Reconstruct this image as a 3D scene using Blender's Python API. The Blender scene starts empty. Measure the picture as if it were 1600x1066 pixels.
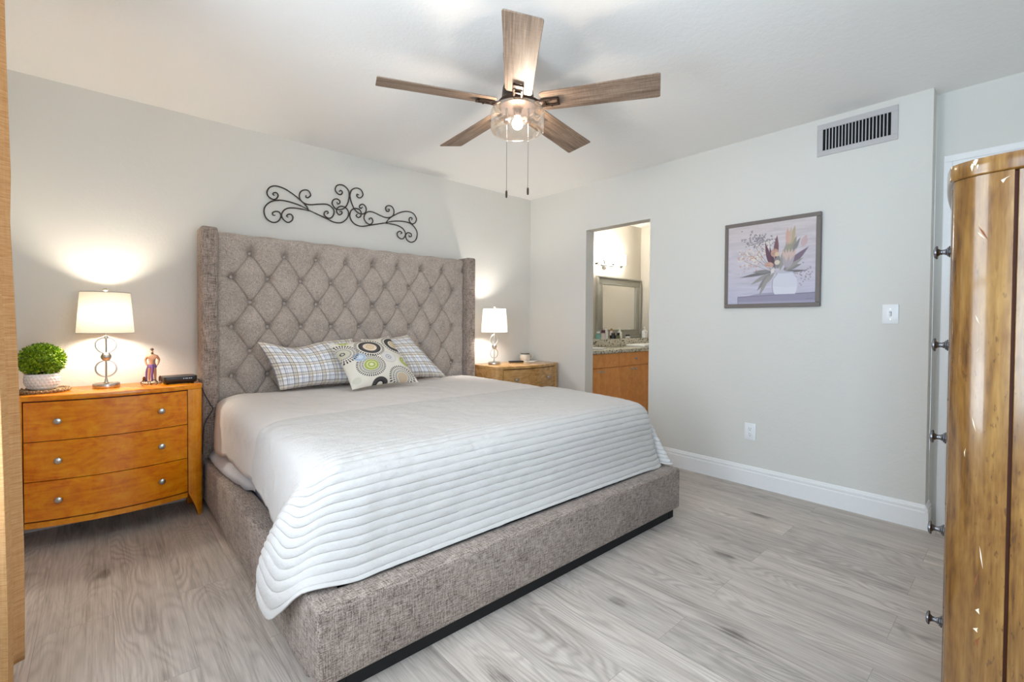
import bpy, bmesh, math, random
import numpy as np
from mathutils import Vector, Matrix

random.seed(7)
PI = math.pi
S = bpy.context.scene
COL = S.collection

# ------------------------------------------------------------------ camera
CAM_H = 1.1375
cam_d = bpy.data.cameras.new('camera')
cam = bpy.data.objects.new('camera', cam_d)
COL.objects.link(cam)
cam_d.sensor_fit = 'HORIZONTAL'
cam_d.sensor_width = 36.0
cam_d.lens = 36.0 * 722.7 / 1600
cam_d.shift_y = -15.667 / 1600
cam_d.clip_start = 0.02
_r = Vector((0.74729585, -0.66446255, 0.00619901))
_d = Vector((-0.00699607, -0.01719597, -0.99982766))
_f = Vector((0.66445464, 0.7471237, -0.01749911))
m = Matrix.Identity(4)
for i in range(3):
    m[i][0] = _r[i]; m[i][1] = -_d[i]; m[i][2] = -_f[i]
m[0][3], m[1][3], m[2][3] = 0.0, 0.0, CAM_H
cam.matrix_world = m
S.camera = cam

# ------------------------------------------------------------------ exposure, sky, daylight
S.view_settings.view_transform = 'Standard'
S.view_settings.look = 'None'
S.view_settings.exposure = 0.30
S.view_settings.gamma = 1.0
S.view_settings.use_curve_mapping = False
S.cycles.use_denoising = True
S.cycles.max_bounces = 10
S.cycles.diffuse_bounces = 8
S.cycles.transparent_max_bounces = 16
S.cycles.sample_clamp_indirect = 6.0
S.cycles.caustics_reflective = False
S.cycles.caustics_refractive = False

W = bpy.data.worlds.new('sky'); S.world = W
W.use_nodes = True
bg = W.node_tree.nodes['Background']
bg.inputs['Color'].default_value = (0.75, 0.87, 1.0, 1)
bg.inputs['Strength'].default_value = 1.3

def area(name, loc, rot, sx, sy, power, col):
    l = bpy.data.lights.new(name, 'AREA'); l.shape = 'RECTANGLE'
    l.size = sx; l.size_y = sy; l.energy = power; l.color = col
    o = bpy.data.objects.new(name, l); COL.objects.link(o)
    o.location = loc; o.rotation_euler = rot
    return o

# daylight falling in through the windows
area('window_daylight', (-0.53, 1.325, 1.36), (0, -PI / 2, 0), 1.56, 0.94, 29, (0.84, 0.91, 1.0))
area('window_daylight', (0.80, -0.69, 1.36), (PI / 2, 0, 0), 1.06, 1.46, 14, (0.90, 0.94, 1.0))

area('window_daylight', (-0.53, -0.20, 1.40), (0, -PI / 2, 0), 1.38, 0.50, 52, (0.58, 0.79, 1.0))
# added fill lamps, aimed up through two windows to brighten the ceiling
area('upward_fill', (0.80, -1.75, 0.35), (PI / 2 + 0.62, 0, 0), 2.4, 1.4, 40, (0.97, 0.98, 1.0))
area('upward_fill', (-1.55, 1.32, 0.30), (0, -PI / 2 - 0.62, 0), 1.4, 2.2, 40, (0.90, 0.95, 1.0))

# ------------------------------------------------------------------ helpers: colour and materials
def lin(r, g, b, a=1.0):
    f = lambda c: (c / 255 / 12.92) if c / 255 <= 0.04045 else ((c / 255 + 0.055) / 1.055) ** 2.4
    return (f(r), f(g), f(b), a)

class NT:
    def __init__(s, name):
        s.m = bpy.data.materials.new(name); s.m.use_nodes = True
        s.t = s.m.node_tree; s.p = s.t.nodes['Principled BSDF']; s.out = s.t.nodes['Material Output']
    def n(s, typ, **kw):
        nd = s.t.nodes.new(typ)
        for k, v in kw.items():
            if k.startswith('i_'):
                nd.inputs[k[2:]].default_value = v
            else:
                setattr(nd, k, v)
        return nd
    def l(s, a, b): s.t.links.new(a, b)
    def put(s, a, b):
        if hasattr(a, 'is_output'): s.l(a, b)
        else: b.default_value = a
    def math(s, op, a, b=None, c=None, clamp=False):
        nd = s.t.nodes.new('ShaderNodeMath'); nd.operation = op; nd.use_clamp = clamp
        s.put(a, nd.inputs[0])
        if b is not None: s.put(b, nd.inputs[1])
        if c is not None: s.put(c, nd.inputs[2])
        return nd.outputs[0]
    def obj(s):
        return s.n('ShaderNodeTexCoord').outputs['Object']
    def mapping(s, vec, scale=(1, 1, 1), loc=(0, 0, 0), rot=(0, 0, 0)):
        nd = s.n('ShaderNodeMapping'); s.l(vec, nd.inputs[0])
        nd.inputs['Location'].default_value = loc; nd.inputs['Rotation'].default_value = rot
        nd.inputs['Scale'].default_value = scale
        return nd.outputs[0]
    def noise(s, vec, scale, detail=3, rough=0.55, dist=0.0):
        nd = s.n('ShaderNodeTexNoise'); s.l(vec, nd.inputs['Vector'])
        nd.inputs['Scale'].default_value = scale; nd.inputs['Detail'].default_value = detail
        nd.inputs['Roughness'].default_value = rough; nd.inputs['Distortion'].default_value = dist
        return nd.outputs['Fac']
    def ramp(s, fac, stops, interp='LINEAR'):
        nd = s.n('ShaderNodeValToRGB'); s.l(fac, nd.inputs[0]); e = nd.color_ramp
        e.interpolation = interp
        while len(e.elements) < len(stops): e.elements.new(0.5)
        for el, (p, c) in zip(e.elements, stops): el.position = p; el.color = c
        return nd.outputs[0]
    def mix(s, fac, a, b, typ='MIX'):
        nd = s.n('ShaderNodeMix', data_type='RGBA', blend_type=typ)
        s.put(fac, nd.inputs[0]); s.put(a, nd.inputs[6]); s.put(b, nd.inputs[7])
        return nd.outputs[2]
    def bump(s, h, strength=0.3, dist=0.002):
        nd = s.n('ShaderNodeBump'); s.l(h, nd.inputs['Height'])
        nd.inputs['Strength'].default_value = strength; nd.inputs['Distance'].default_value = dist
        s.l(nd.outputs[0], s.p.inputs['Normal'])
    def set(s, col=None, rough=None, metal=None, spec=None, coat=None, coat_rough=None):
        if col is not None: s.put(col, s.p.inputs['Base Color'])
        if rough is not None: s.put(rough, s.p.inputs['Roughness'])
        if metal is not None: s.p.inputs['Metallic'].default_value = metal
        if spec is not None: s.p.inputs['Specular IOR Level'].default_value = spec
        if coat is not None: s.p.inputs['Coat Weight'].default_value = coat
        if coat_rough is not None: s.p.inputs['Coat Roughness'].default_value = coat_rough
        return s

def plain(name, col, rough=0.5, metal=0.0, var=0.06, scale=40.0, spec=None):
    """a slightly mottled procedural material"""
    t = NT(name); v = t.noise(t.obj(), scale)
    dark = tuple(c * (1 - var) for c in col[:3]) + (1,)
    lite = tuple(min(1, c * (1 + var)) for c in col[:3]) + (1,)
    t.set(t.mix(v, dark, lite), rough, metal, spec)
    return t.m

def paint(name, col, rough, bump=0.25, sc=90.0):
    t = NT(name); o = t.obj()
    a = t.noise(o, sc, 3, 0.6); b = t.noise(o, sc * 0.35, 2)
    h = t.math('ADD', t.math('MULTIPLY', a, 0.6), t.math('MULTIPLY', b, 0.7))
    big = t.noise(o, 1.3, 2)
    dark = tuple(c * 0.97 for c in col[:3]) + (1,)
    t.set(t.mix(big, dark, col), rough); t.bump(h, bump, 0.004)
    return t.m

def linen(name, c_dark, c_light, fine=260.0, long=26.0, rough=0.95, bump=0.5):
    """woven slub linen: streaks along all three axes"""
    t = NT(name); o = t.obj()
    n1 = t.noise(t.mapping(o, (long, fine, fine)), 1.0, 3, 0.65)
    n2 = t.noise(t.mapping(o, (fine, long, fine)), 1.0, 3, 0.65)
    n3 = t.noise(t.mapping(o, (fine, fine, long)), 1.0, 3, 0.65)
    s = t.math('ADD', t.math('ADD', n1, n2), n3)
    s = t.math('DIVIDE', s, 3.0)
    big = t.noise(o, 9.0, 3)
    f = t.math('ADD', s, t.math('MULTIPLY', t.math('SUBTRACT', big, 0.5), 0.10))
    col = t.ramp(f, [(0.40, c_dark), (0.50, tuple((a + b) / 2 for a, b in zip(c_dark, c_light))), (0.60, c_light)])
    t.set(col, rough, spec=0.15); t.p.inputs['Sheen Weight'].default_value = 0.15
    t.bump(s, bump, 0.003)
    return t.m

def cloth(name, col, sc=160.0, rough=0.9, bump=0.25, var=0.05):
    t = NT(name); o = t.obj()
    a = t.noise(o, sc, 3, 0.6); b = t.noise(o, sc * 0.3, 3, 0.6)
    dark = tuple(c * (1 - var) for c in col[:3]) + (1,)
    t.set(t.mix(b, dark, col), rough, spec=0.2)
    t.bump(t.math('ADD', a, t.math('MULTIPLY', b, 1.5)), bump, 0.004)
    return t.m

RINGS = 0.10
def honey_wood(name, c1, c2, c3, stretch=(3.0, 3.0, 9.0), rough=0.22, sc=1.0, figure=26.0, fine=(6, 6, 120)):
    """figured veneer: contour lines of a soft noise for the burl figure, fine grain on top"""
    t = NT(name); o = t.obj()
    base = t.noise(t.mapping(o, stretch), sc, 3, 0.5, 0.6)
    rings = t.math('SINE', t.math('MULTIPLY', base, figure * 2))
    rings = t.math('MULTIPLY_ADD', rings, 0.5, 0.5)
    fg = t.noise(t.mapping(o, fine), 1.0, 3, 0.6)
    blot = t.noise(o, 16.0, 5, 0.7, 0.6)
    f = t.math('ADD', t.math('MULTIPLY', rings, RINGS), t.math('ADD', t.math('MULTIPLY', fg, 0.26), t.math('MULTIPLY', blot, 0.62)))
    t.set(t.ramp(f, [(0.32, c1), (0.50, c2), (0.70, c3)]), rough, spec=0.5)
    t.p.inputs['Coat Weight'].default_value = 0.2; t.p.inputs['Coat Roughness'].default_value = 0.12
    return t.m

def plank_floor():
    t = NT('grey_oak_planks'); o = t.obj()
    sep = t.n('ShaderNodeSeparateXYZ'); t.l(o, sep.inputs[0])
    u = t.math('SUBTRACT', sep.outputs['Y'], 0.875); v = t.math('SUBTRACT', sep.outputs['X'], 0.028)
    cmb = t.n('ShaderNodeCombineXYZ'); t.l(u, cmb.inputs[0]); t.l(v, cmb.inputs[1])
    br = t.n('ShaderNodeTexBrick', offset=0.37, offset_frequency=2, squash=1.0)
    t.l(cmb.outputs[0], br.inputs['Vector'])
    for k, val in (('Scale', 1.0), ('Mortar Size', 0.0010), ('Mortar Smooth', 0.15), ('Bias', 0.0), ('Brick Width', 1.47), ('Row Height', 0.2085)):
        br.inputs[k].default_value = val
    br.inputs['Color1'].default_value = (0, 0, 0, 1); br.inputs['Color2'].default_value = (1, 1, 1, 1); br.inputs['Mortar'].default_value = (0.5, 0.5, 0.5, 1)
    rnd = br.outputs['Color']; gap = br.outputs['Fac']
    rv = t.math('MULTIPLY', rnd, 37.0)
    def coords(sx, sy):
        c = t.n('ShaderNodeCombineXYZ')
        t.l(t.math('MULTIPLY', sep.outputs['Y'], sy), c.inputs[0]); t.l(t.math('MULTIPLY', sep.outputs['X'], sx), c.inputs[1]); t.l(rv, c.inputs[2])
        return c.outputs[0]
    # cathedral figure = contour lines of a stretched soft noise, different in each plank
    n = t.noise(coords(5.0, 1.1), 1.0, 2, 0.45, 0.25)
    rings = t.math('MULTIPLY_ADD', t.math('SINE', t.math('MULTIPLY', n, 150.0)), 0.5, 0.5)
    rings = t.math('POWER', rings, 1.6)
    mask = t.noise(coords(6.0, 1.6), 1.0, 2)
    rings = t.math('MULTIPLY', rings, t.ramp(mask, [(0.42, (0.25, 0.25, 0.25, 1)), (0.62, (1, 1, 1, 1))]))
    fine = t.noise(coords(170.0, 5.0), 1.0, 4, 0.7)
    mid = t.noise(coords(24.0, 1.6), 1.0, 4, 0.65)
    # knots
    vo = t.n('ShaderNodeTexVoronoi', feature='F1'); t.l(coords(5.0, 2.5), vo.inputs['Vector']); vo.inputs['Scale'].default_value = 1.0
    wob = t.noise(coords(40.0, 18.0), 1.0, 3)
    dist = t.math('ADD', vo.outputs['Distance'], t.math('MULTIPLY', t.math('SUBTRACT', wob, 0.5), 0.16))
    vsep = t.n('ShaderNodeSeparateColor'); t.l(vo.outputs['Color'], vsep.inputs[0])
    pick = t.math('GREATER_THAN', vsep.outputs[0], 0.28)
    knot = t.math('MULTIPLY', pick, t.ramp(dist, [(0.0, (1, 1, 1, 1)), (0.09, (0.85, 0.85, 0.85, 1)), (0.16, (0.28, 0.28, 0.28, 1)), (0.36, (0, 0, 0, 1))]))
    f = t.math('ADD', t.math('MULTIPLY', fine, 0.50), t.math('MULTIPLY', mid, 0.50))
    col = t.ramp(f, [(0.32, lin(154, 144, 135)), (0.49, lin(198, 188, 179)), (0.66, lin(220, 211, 202))])
    col = t.mix(t.math('MULTIPLY', rings, 0.36), col, lin(120, 109, 100))
    col = t.mix(t.math('MULTIPLY', t.math('MULTIPLY', knot, t.ramp(fine, [(0.30, (1, 1, 1, 1)), (0.66, (0.35, 0.35, 0.35, 1))])), 0.95), col, lin(70, 60, 53))
    tone = t.ramp(rnd, [(0.0, (0.86, 0.86, 0.86, 1)), (1.0, (1.08, 1.07, 1.06, 1))])
    col = t.mix(1.0, col, tone, 'MULTIPLY')
    col = t.mix(t.math('MULTIPLY', gap, 0.45), col, lin(110, 102, 96))
    t.set(col, 0.42, spec=0.35)
    h = t.math('SUBTRACT', t.math('MULTIPLY', fine, 0.4), t.math('MULTIPLY', gap, 1.0))
    t.bump(h, 0.15, 0.0015)
    return t.m

def thin_glass(name, tint=(1, 1, 1, 1), refl=0.10, rough=0.02, haze=0.0):
    t = NT(name)
    tr = t.n('ShaderNodeBsdfTransparent'); tr.inputs['Color'].default_value = tint
    gl = t.n('ShaderNodeBsdfGlossy'); gl.inputs['Roughness'].default_value = rough
    lw = t.n('ShaderNodeLayerWeight'); lw.inputs['Blend'].default_value = 0.35
    mx = t.n('ShaderNodeMixShader')
    f = t.math('ADD', t.math('MULTIPLY', lw.outputs['Facing'], 0.45), refl, clamp=True)
    t.l(f, mx.inputs[0]); t.l(tr.outputs[0], mx.inputs[1]); t.l(gl.outputs[0], mx.inputs[2])
    last = mx.outputs[0]
    if haze:
        d = t.n('ShaderNodeBsdfTranslucent'); d.inputs['Color'].default_value = (1, .96, .9, 1)
        m2 = t.n('ShaderNodeMixShader'); m2.inputs[0].default_value = haze
        t.l(last, m2.inputs[1]); t.l(d.outputs[0], m2.inputs[2]); last = m2.outputs[0]
    t.l(last, t.out.inputs['Surface'])
    return t.m

def glow(name, col, strength):
    t = NT(name)
    t.p.inputs['Base Color'].default_value = (0.9, 0.9, 0.9, 1)
    t.p.inputs['Emission Color'].default_value = col; t.p.inputs['Emission Strength'].default_value = strength
    return t.m

def shade_cloth(name, col, trans=0.55):
    t = NT(name); o = t.obj()
    w = t.noise(t.mapping(o, (300, 300, 60)), 1.0, 2)
    c = t.mix(w, tuple(x * 0.95 for x in col[:3]) + (1,), col)
    d = t.n('ShaderNodeBsdfDiffuse'); t.l(c, d.inputs['Color'])
    r = t.n('ShaderNodeBsdfTranslucent'); t.l(c, r.inputs['Color'])
    mx = t.n('ShaderNodeMixShader'); mx.inputs[0].default_value = trans
    t.l(d.outputs[0], mx.inputs[1]); t.l(r.outputs[0], mx.inputs[2]); t.l(mx.outputs[0], t.out.inputs['Surface'])
    return t.m

def vcol_mat(name, rough=0.85, bump=0.0, sc=300.0):
    t = NT(name); a = t.n('ShaderNodeAttribute', attribute_name='Col')
    t.set(a.outputs['Color'], rough, spec=0.2)
    if bump: t.bump(t.noise(t.obj(), sc, 3), bump, 0.002)
    return t.m

# ------------------------------------------------------------------ materials
M = {}
M['wall'] = paint('warm_grey_wall_paint', lin(219, 217, 211), 0.75, 0.35, 70)
M['ceiling'] = paint('white_ceiling_paint', lin(242, 241, 238), 0.85, 0.45, 75)
M['trim'] = plain('white_trim_paint', lin(240, 240, 240), 0.35, var=0.02)
M['bathwall'] = paint('cream_bath_paint', lin(212, 206, 192), 0.75, 0.2, 80)
M['floor'] = plank_floor()
M['linen'] = linen('taupe_linen', lin(82, 70, 64), lin(190, 174, 163))
M['linen_fine'] = linen('fine_taupe_linen', lin(122, 111, 104), lin(208, 195, 184), 420.0, 60.0, bump=0.35)
M['button'] = plain('satin_linen_button', lin(176, 164, 156), 0.35, var=0.1, scale=300)
M['black'] = plain('black_plastic', lin(22, 22, 24), 0.35)
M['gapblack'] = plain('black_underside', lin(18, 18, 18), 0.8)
RINGS = 0.10
M['mattress'] = cloth('blue_grey_sheet', lin(150, 153, 166))
M['sheet'] = cloth('pale_sheet', lin(205, 208, 216), 120, bump=0.2)
M['white_cover'] = cloth('white_cotton_cover', lin(221, 216, 213), 90, bump=0.22, var=0.03)
M['quilt'] = cloth('white_quilted_cotton', lin(206, 203, 200), 95, bump=0.45, var=0.03)
M['honey'] = honey_wood('honey_maple', lin(204, 100, 1), lin(228, 134, 4), lin(240, 164, 26))
M['honey_plain'] = honey_wood('honey_maple_straight', lin(202, 108, 8), lin(222, 138, 20), lin(236, 164, 48), (6, 6, 1.2), figure=8, fine=(90, 90, 5))
M['wood_line'] = plain('dark_cut_line', lin(78, 34, 12), 0.6)
M['pale_wood'] = honey_wood('pale_maple', lin(150, 108, 58), lin(184, 140, 84), lin(205, 164, 108))
M['chest'] = None
M['nickel'] = plain('brushed_nickel', lin(190, 188, 184), 0.28, 1.0, 0.06, 60)
M['dark_nickel'] = plain('antique_pewter', lin(120, 120, 124), 0.25, 1.0, 0.15, 90)
M['chrome'] = plain('polished_chrome', lin(225, 225, 225), 0.08, 1.0, 0.02)
M['bronze'] = plain('oil_rubbed_bronze', lin(62, 46, 36), 0.38, 0.7, 0.15)
M['iron'] = plain('dark_wrought_iron', lin(64, 56, 50), 0.5, 0.4, 0.25, 120)
M['shade'] = shade_cloth('cream_shade', (0.72, 0.67, 0.56, 1), .05)
M['shade_white'] = shade_cloth('white_shade', (0.86, 0.84, 0.81, 1), .10)
M['shade_rim'] = plain('grey_shade_piping', lin(170, 166, 158), 0.8)
M['bulb_warm'] = glow('lit_bulb', (1.0, 0.88, 0.72, 1), 270)
M['bulb_white'] = glow('lit_bulb_white', (1.0, 0.93, 0.84, 1), 260)
M['bulb_fan'] = glow('lit_fan_bulb', (1.0, 0.88, 0.76, 1), 380)
M['glass'] = thin_glass('clear_glass', (0.99, 0.96, 0.92, 1), 0.05, haze=0.006)
M['pane'] = thin_glass('window_glass', (0.97, 0.99, 1, 1), 0.03)
M['white_ceramic'] = plain('white_ceramic', lin(236, 236, 236), 0.25, var=0.02)
M['soil'] = plain('dark_moss', lin(40, 52, 22), 0.95, var=0.4)
M['rope'] = None
M['plate'] = plain('white_plastic', lin(238, 239, 240), 0.3, var=0.01)
M['slot'] = plain('dark_slot', lin(70, 70, 74), 0.6)
M['vent'] = plain('grey_painted_metal', lin(188, 186, 186), 0.45, var=0.02)
M['void'] = plain('duct_dark', lin(6, 6, 7), 0.9)
M['frame'] = plain('grey_taupe_frame', lin(112, 103, 98), 0.5, var=0.12, scale=60)
M['mirror_frame'] = plain('grey_beaded_frame', lin(170, 168, 156), 0.5, 0.0, 0.15, 90)
M['mirror'] = plain('mirror_silver', lin(240, 240, 238), 0.02, 1.0, 0.0)
M['oak'] = honey_wood('orange_oak', lin(218, 146, 82), lin(234, 166, 98), lin(243, 186, 122), (8, 8, 0.9), 0.4, figure=5, fine=(160, 160, 4))
M['towel'] = cloth('white_terry', lin(242, 242, 240), 200, bump=0.4)
M['paper'] = plain('white_paper', lin(240, 240, 236), 0.8, var=0.01)

def granite():
    t = NT('speckled_granite'); o = t.obj()
    vo = t.n('ShaderNodeTexVoronoi'); t.l(o, vo.inputs['Vector']); vo.inputs['Scale'].default_value = 75
    s = t.n('ShaderNodeSeparateColor'); t.l(vo.outputs['Color'], s.inputs[0])
    t.set(t.ramp(s.outputs[0], [(0.0, lin(84, 80, 70)), (0.09, lin(124, 118, 102)), (0.16, lin(196, 192, 176)), (0.6, lin(216, 212, 198)), (1.0, lin(232, 228, 216))], 'CONSTANT'), 0.2)
    return t.m
M['granite'] = granite()

def weathered_blade():
    t = NT('weathered_oak_blade'); o = t.obj()          # blade runs along local X
    g = t.noise(t.mapping(o, (4, 130, 40)), 1.0, 4, 0.7)
    m_ = t.noise(t.mapping(o, (3, 26, 10)), 1.0, 3, 0.6, 0.4)
    cross = t.noise(t.mapping(o, (160, 20, 20)), 1.0, 2)
    f = t.math('ADD', t.math('MULTIPLY', g, 0.55), t.math('ADD', t.math('MULTIPLY', m_, 0.35), t.math('MULTIPLY', cross, 0.12)))
    t.set(t.ramp(f, [(0.36, lin(84, 66, 54)), (0.52, lin(132, 111, 94)), (0.68, lin(168, 150, 132))]), 0.55)
    t.bump(g, 0.2, 0.001)
    return t.m
M['blade'] = weathered_blade()

def chest_wood():
    t = NT('worn_golden_wood'); o = t.obj()
    g = t.noise(t.mapping(o, (75, 75, 5)), 1.0, 4, 0.7)
    blot = t.noise(t.mapping(o, (9, 9, 3.2)), 1.0, 4, 0.7, 0.5)
    speck = t.noise(t.mapping(o, (150, 150, 45)), 1.0, 2, 0.6)
    zone = t.noise(t.mapping(o, (14, 14, 1.6)), 1.0, 2)
    f = t.math('ADD', t.math('MULTIPLY', g, 0.45), t.math('MULTIPLY', blot, 0.55))
    col = t.ramp(f, [(0.34, lin(66, 38, 15)), (0.46, lin(114, 76, 31)), (0.60, lin(142, 104, 52)), (0.76, lin(160, 124, 72))])
    sp = t.ramp(speck, [(0.62, (0, 0, 0, 1)), (0.70, (1, 1, 1, 1))])
    sp = t.math('MULTIPLY', sp, t.ramp(zone, [(0.44, (0, 0, 0, 1)), (0.58, (1, 1, 1, 1))]))
    col = t.mix(t.math('MULTIPLY', sp, 0.6), col, lin(62, 34, 16))
    t.set(col, 0.22, spec=0.5); t.p.inputs['Coat Weight'].default_value = 0.6; t.p.inputs['Coat Roughness'].default_value = 0.07
    t.bump(blot, 0.04, 0.003)
    return t.m
M['chest'] = chest_wood()
M['chip'] = plain('bare_chipped_wood', lin(226, 206, 176), 0.8)
M['gouge'] = plain('brown_gouge', lin(120, 62, 18), 0.7)

def rope_mat():
    t = NT('woven_seagrass'); o = t.obj()
    wv = t.noise(t.mapping(o, (200, 200, 200)), 1.0, 3)
    t.set(t.ramp(wv, [(0.35, lin(92, 70, 48)), (0.5, lin(150, 122, 88)), (0.65, lin(196, 172, 136))]), 0.9)
    t.bump(wv, 0.6, 0.003)
    return t.m
M['rope'] = rope_mat()

def curtain_mat():
    t = NT('tan_slub_curtain'); o = t.obj()
    h = t.noise(t.mapping(o, (20, 20, 420)), 1.0, 3, 0.6)
    v_ = t.noise(t.mapping(o, (300, 300, 9)), 1.0, 2)
    f = t.math('ADD', t.math('MULTIPLY', h, 0.8), t.math('MULTIPLY', v_, 0.2))
    t.set(t.ramp(f, [(0.30, lin(182, 132, 84)), (0.5, lin(206, 160, 110)), (0.70, lin(220, 180, 134))]), 0.9, spec=0.1)
    t.bump(h, 0.4, 0.002)
    return t.m
M['curtain'] = curtain_mat()

def leaf_mat():
    t = NT('boxwood_leaf'); o = t.obj(); n = t.noise(o, 70, 2)
    t.set(t.ramp(n, [(0.35, lin(58, 96, 10)), (0.5, lin(120, 160, 18)), (0.66, lin(186, 206, 50))]), 0.5)
    return t.m
M['leaf'] = leaf_mat()

# ------------------------------------------------------------------ helpers: objects and meshes
def wloc(o):
    v = Vector((0, 0, 0))
    while o is not None:
        v += o.location; o = o.parent
    return v

def tag(o, label, cat, group=None):
    o['label'] = label; o['category'] = cat
    if group: o['group'] = group
    return o

def thing(name, label, cat, loc=(0, 0, 0), rotz=0.0, group=None):
    o = bpy.data.objects.new(name, None); COL.objects.link(o)
    o.empty_display_size = 0.05
    o.location = loc; o.rotation_euler = (0, 0, rotz)
    return tag(o, label, cat, group)

def link_mesh(name, me, mat, parent=None, sharp=35):
    if me.users == 0 or True:
        for p in me.polygons: p.use_smooth = True
        if sharp: me.set_sharp_from_angle(angle=math.radians(sharp))
    mats = mat if isinstance(mat, (list, tuple)) else [mat]
    for mm in mats: me.materials.append(mm)
    o = bpy.data.objects.new(name, me); COL.objects.link(o)
    if parent is not None: o.parent = parent
    return o

def obj(name, bm, mat, parent=None, local=False, sharp=35, label=None):
    """one mesh object; bm is in world coordinates unless local"""
    if parent is not None and not local:
        bmesh.ops.translate(bm, verts=bm.verts, vec=-wloc(parent))
    bm.normal_update()
    me = bpy.data.meshes.new(name); bm.to_mesh(me); bm.free()
    o = link_mesh(name, me, mat, parent, sharp)
    if label: o['label'] = label
    return o

def struct(name, bm, mat, parent=None, sharp=35):
    o = obj(name, bm, mat, parent, sharp=sharp); o['kind'] = 'structure'; return o

def B(): return bmesh.new()

def merge(bm, tmp, mtx=None):
    if mtx is not None: bmesh.ops.transform(tmp, matrix=mtx, verts=tmp.verts)
    me = bpy.data.meshes.new('tmp'); tmp.to_mesh(me); tmp.free()
    bm.from_mesh(me); bpy.data.meshes.remove(me)

def box(bm, x0, x1, y0, y1, z0, z1, r=0.0, seg=2, mtx=None):
    t = bmesh.new(); bmesh.ops.create_cube(t, size=1.0)
    for v in t.verts:
        v.co = Vector((x0 + (v.co.x + .5) * (x1 - x0), y0 + (v.co.y + .5) * (y1 - y0), z0 + (v.co.z + .5) * (z1 - z0)))
    if r > 0: bmesh.ops.bevel(t, geom=t.edges[:], offset=r, segments=seg, profile=0.5, affect='EDGES')
    merge(bm, t, mtx); return bm

def lathe(bm, prof, seg=32, loc=(0, 0, 0), mtx=None):
    """prof: list of (r, z) from bottom to top; closed at r == 0"""
    t = bmesh.new(); rings = []
    for r, z in prof:
        if r < 1e-6: rings.append([t.verts.new((0, 0, z))])
        else: rings.append([t.verts.new((r * math.cos(2 * PI * i / seg), r * math.sin(2 * PI * i / seg), z)) for i in range(seg)])
    for a, b in zip(rings, rings[1:]):
        for i in range(seg):
            j = (i + 1) % seg
            f = [a[0 if len(a) == 1 else i], a[0 if len(a) == 1 else j], b[0 if len(b) == 1 else j], b[0 if len(b) == 1 else i]]
            u = []
            for v in f:
                if v not in u: u.append(v)
            if len(u) > 2: t.faces.new(u)
    bmesh.ops.recalc_face_normals(t, faces=t.faces[:])
    if mtx is None: mtx = Matrix.Translation(loc)
    merge(bm, t, mtx); return bm

def crom(pts, n, closed=False):
    """Catmull-Rom through pts, n samples per span"""
    P = [Vector(p) for p in pts]; out = []
    N = len(P); spans = N if closed else N - 1
    for i in range(spans):
        p1, p2 = P[i % N], P[(i + 1) % N]
        p0 = P[(i - 1) % N] if (closed or i > 0) else p1 * 2 - p2
        p3 = P[(i + 2) % N] if (closed or i + 2 < N) else p2 * 2 - p1
        for k in range(n):
            t = k / n
            out.append(0.5 * ((2 * p1) + (p2 - p0) * t + (2 * p0 - 5 * p1 + 4 * p2 - p3) * t * t + (3 * p1 - p0 - 3 * p2 + p3) * t ** 3))
    if not closed: out.append(P[-1].copy())
    return out

def tube(bm, pts, rad, seg=8, closed=False, caps=True):
    t = bmesh.new(); P = [Vector(p) for p in pts]; N = len(P); rings = []
    R = rad if isinstance(rad, (list, tuple)) else [rad] * N
    ref = Vector((0.123, 0.456, 0.88)).normalized()
    prev = None
    for i, p in enumerate(P):
        a = P[i - 1] if (i > 0 or closed) else p; b = P[(i + 1) % N] if (i < N - 1 or closed) else p
        d = (b - a).normalized()
        if prev is None:
            u = d.cross(ref).normalized()
        else:
            u = (prev - d * prev.dot(d)).normalized()
        prev = u; w = d.cross(u)
        rings.append([t.verts.new(p + (u * math.cos(2 * PI * k / seg) + w * math.sin(2 * PI * k / seg)) * R[i]) for k in range(seg)])
    for i in range(N if closed else N - 1):
        a, b = rings[i], rings[(i + 1) % N]
        for k in range(seg): t.faces.new((a[k], a[(k + 1) % seg], b[(k + 1) % seg], b[k]))
    if not closed and caps:
        t.faces.new(rings[0][::-1]); t.faces.new(rings[-1])
    bmesh.ops.recalc_face_normals(t, faces=t.faces[:])
    merge(bm, t); return bm

def ring(bm, c, R, r, axis='y', seg=40, s2=8):
    pts = []
    for i in range(seg):
        a = 2 * PI * i / seg
        q = {'y': (R * math.cos(a), 0, R * math.sin(a)), 'x': (0, R * math.cos(a), R * math.sin(a)), 'z': (R * math.cos(a), R * math.sin(a), 0)}[axis]
        pts.append((c[0] + q[0], c[1] + q[1], c[2] + q[2]))
    return tube(bm, pts, r, s2, closed=True)

def prism(bm, outline, z0, z1, r=0.0, seg=2):
    """vertical prism from an xy outline"""
    t = bmesh.new()
    a = [t.verts.new((x, y, z0)) for x, y in outline]; b = [t.verts.new((x, y, z1)) for x, y in outline]
    n = len(a)
    t.faces.new(a[::-1]); t.faces.new(b)
    for i in range(n): t.faces.new((a[i], a[(i + 1) % n], b[(i + 1) % n], b[i]))
    bmesh.ops.recalc_face_normals(t, faces=t.faces[:])
    if r > 0:
        e = [e for e in t.edges if abs(e.verts[0].co.z - e.verts[1].co.z) < 1e-6]
        bmesh.ops.bevel(t, geom=e, offset=r, segments=seg, profile=0.5, affect='EDGES')
    merge(bm, t); return bm

def sphere(bm, c, r, u=16, v=10, scale=(1, 1, 1), rot=None):
    t = bmesh.new(); bmesh.ops.create_uvsphere(t, u_segments=u, v_segments=v, radius=r)
    mtx = Matrix.Translation(c) @ (rot.to_4x4() if rot is not None else Matrix.Identity(4)) @ Matrix.Diagonal((*scale, 1))
    merge(bm, t, mtx); return bm

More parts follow.
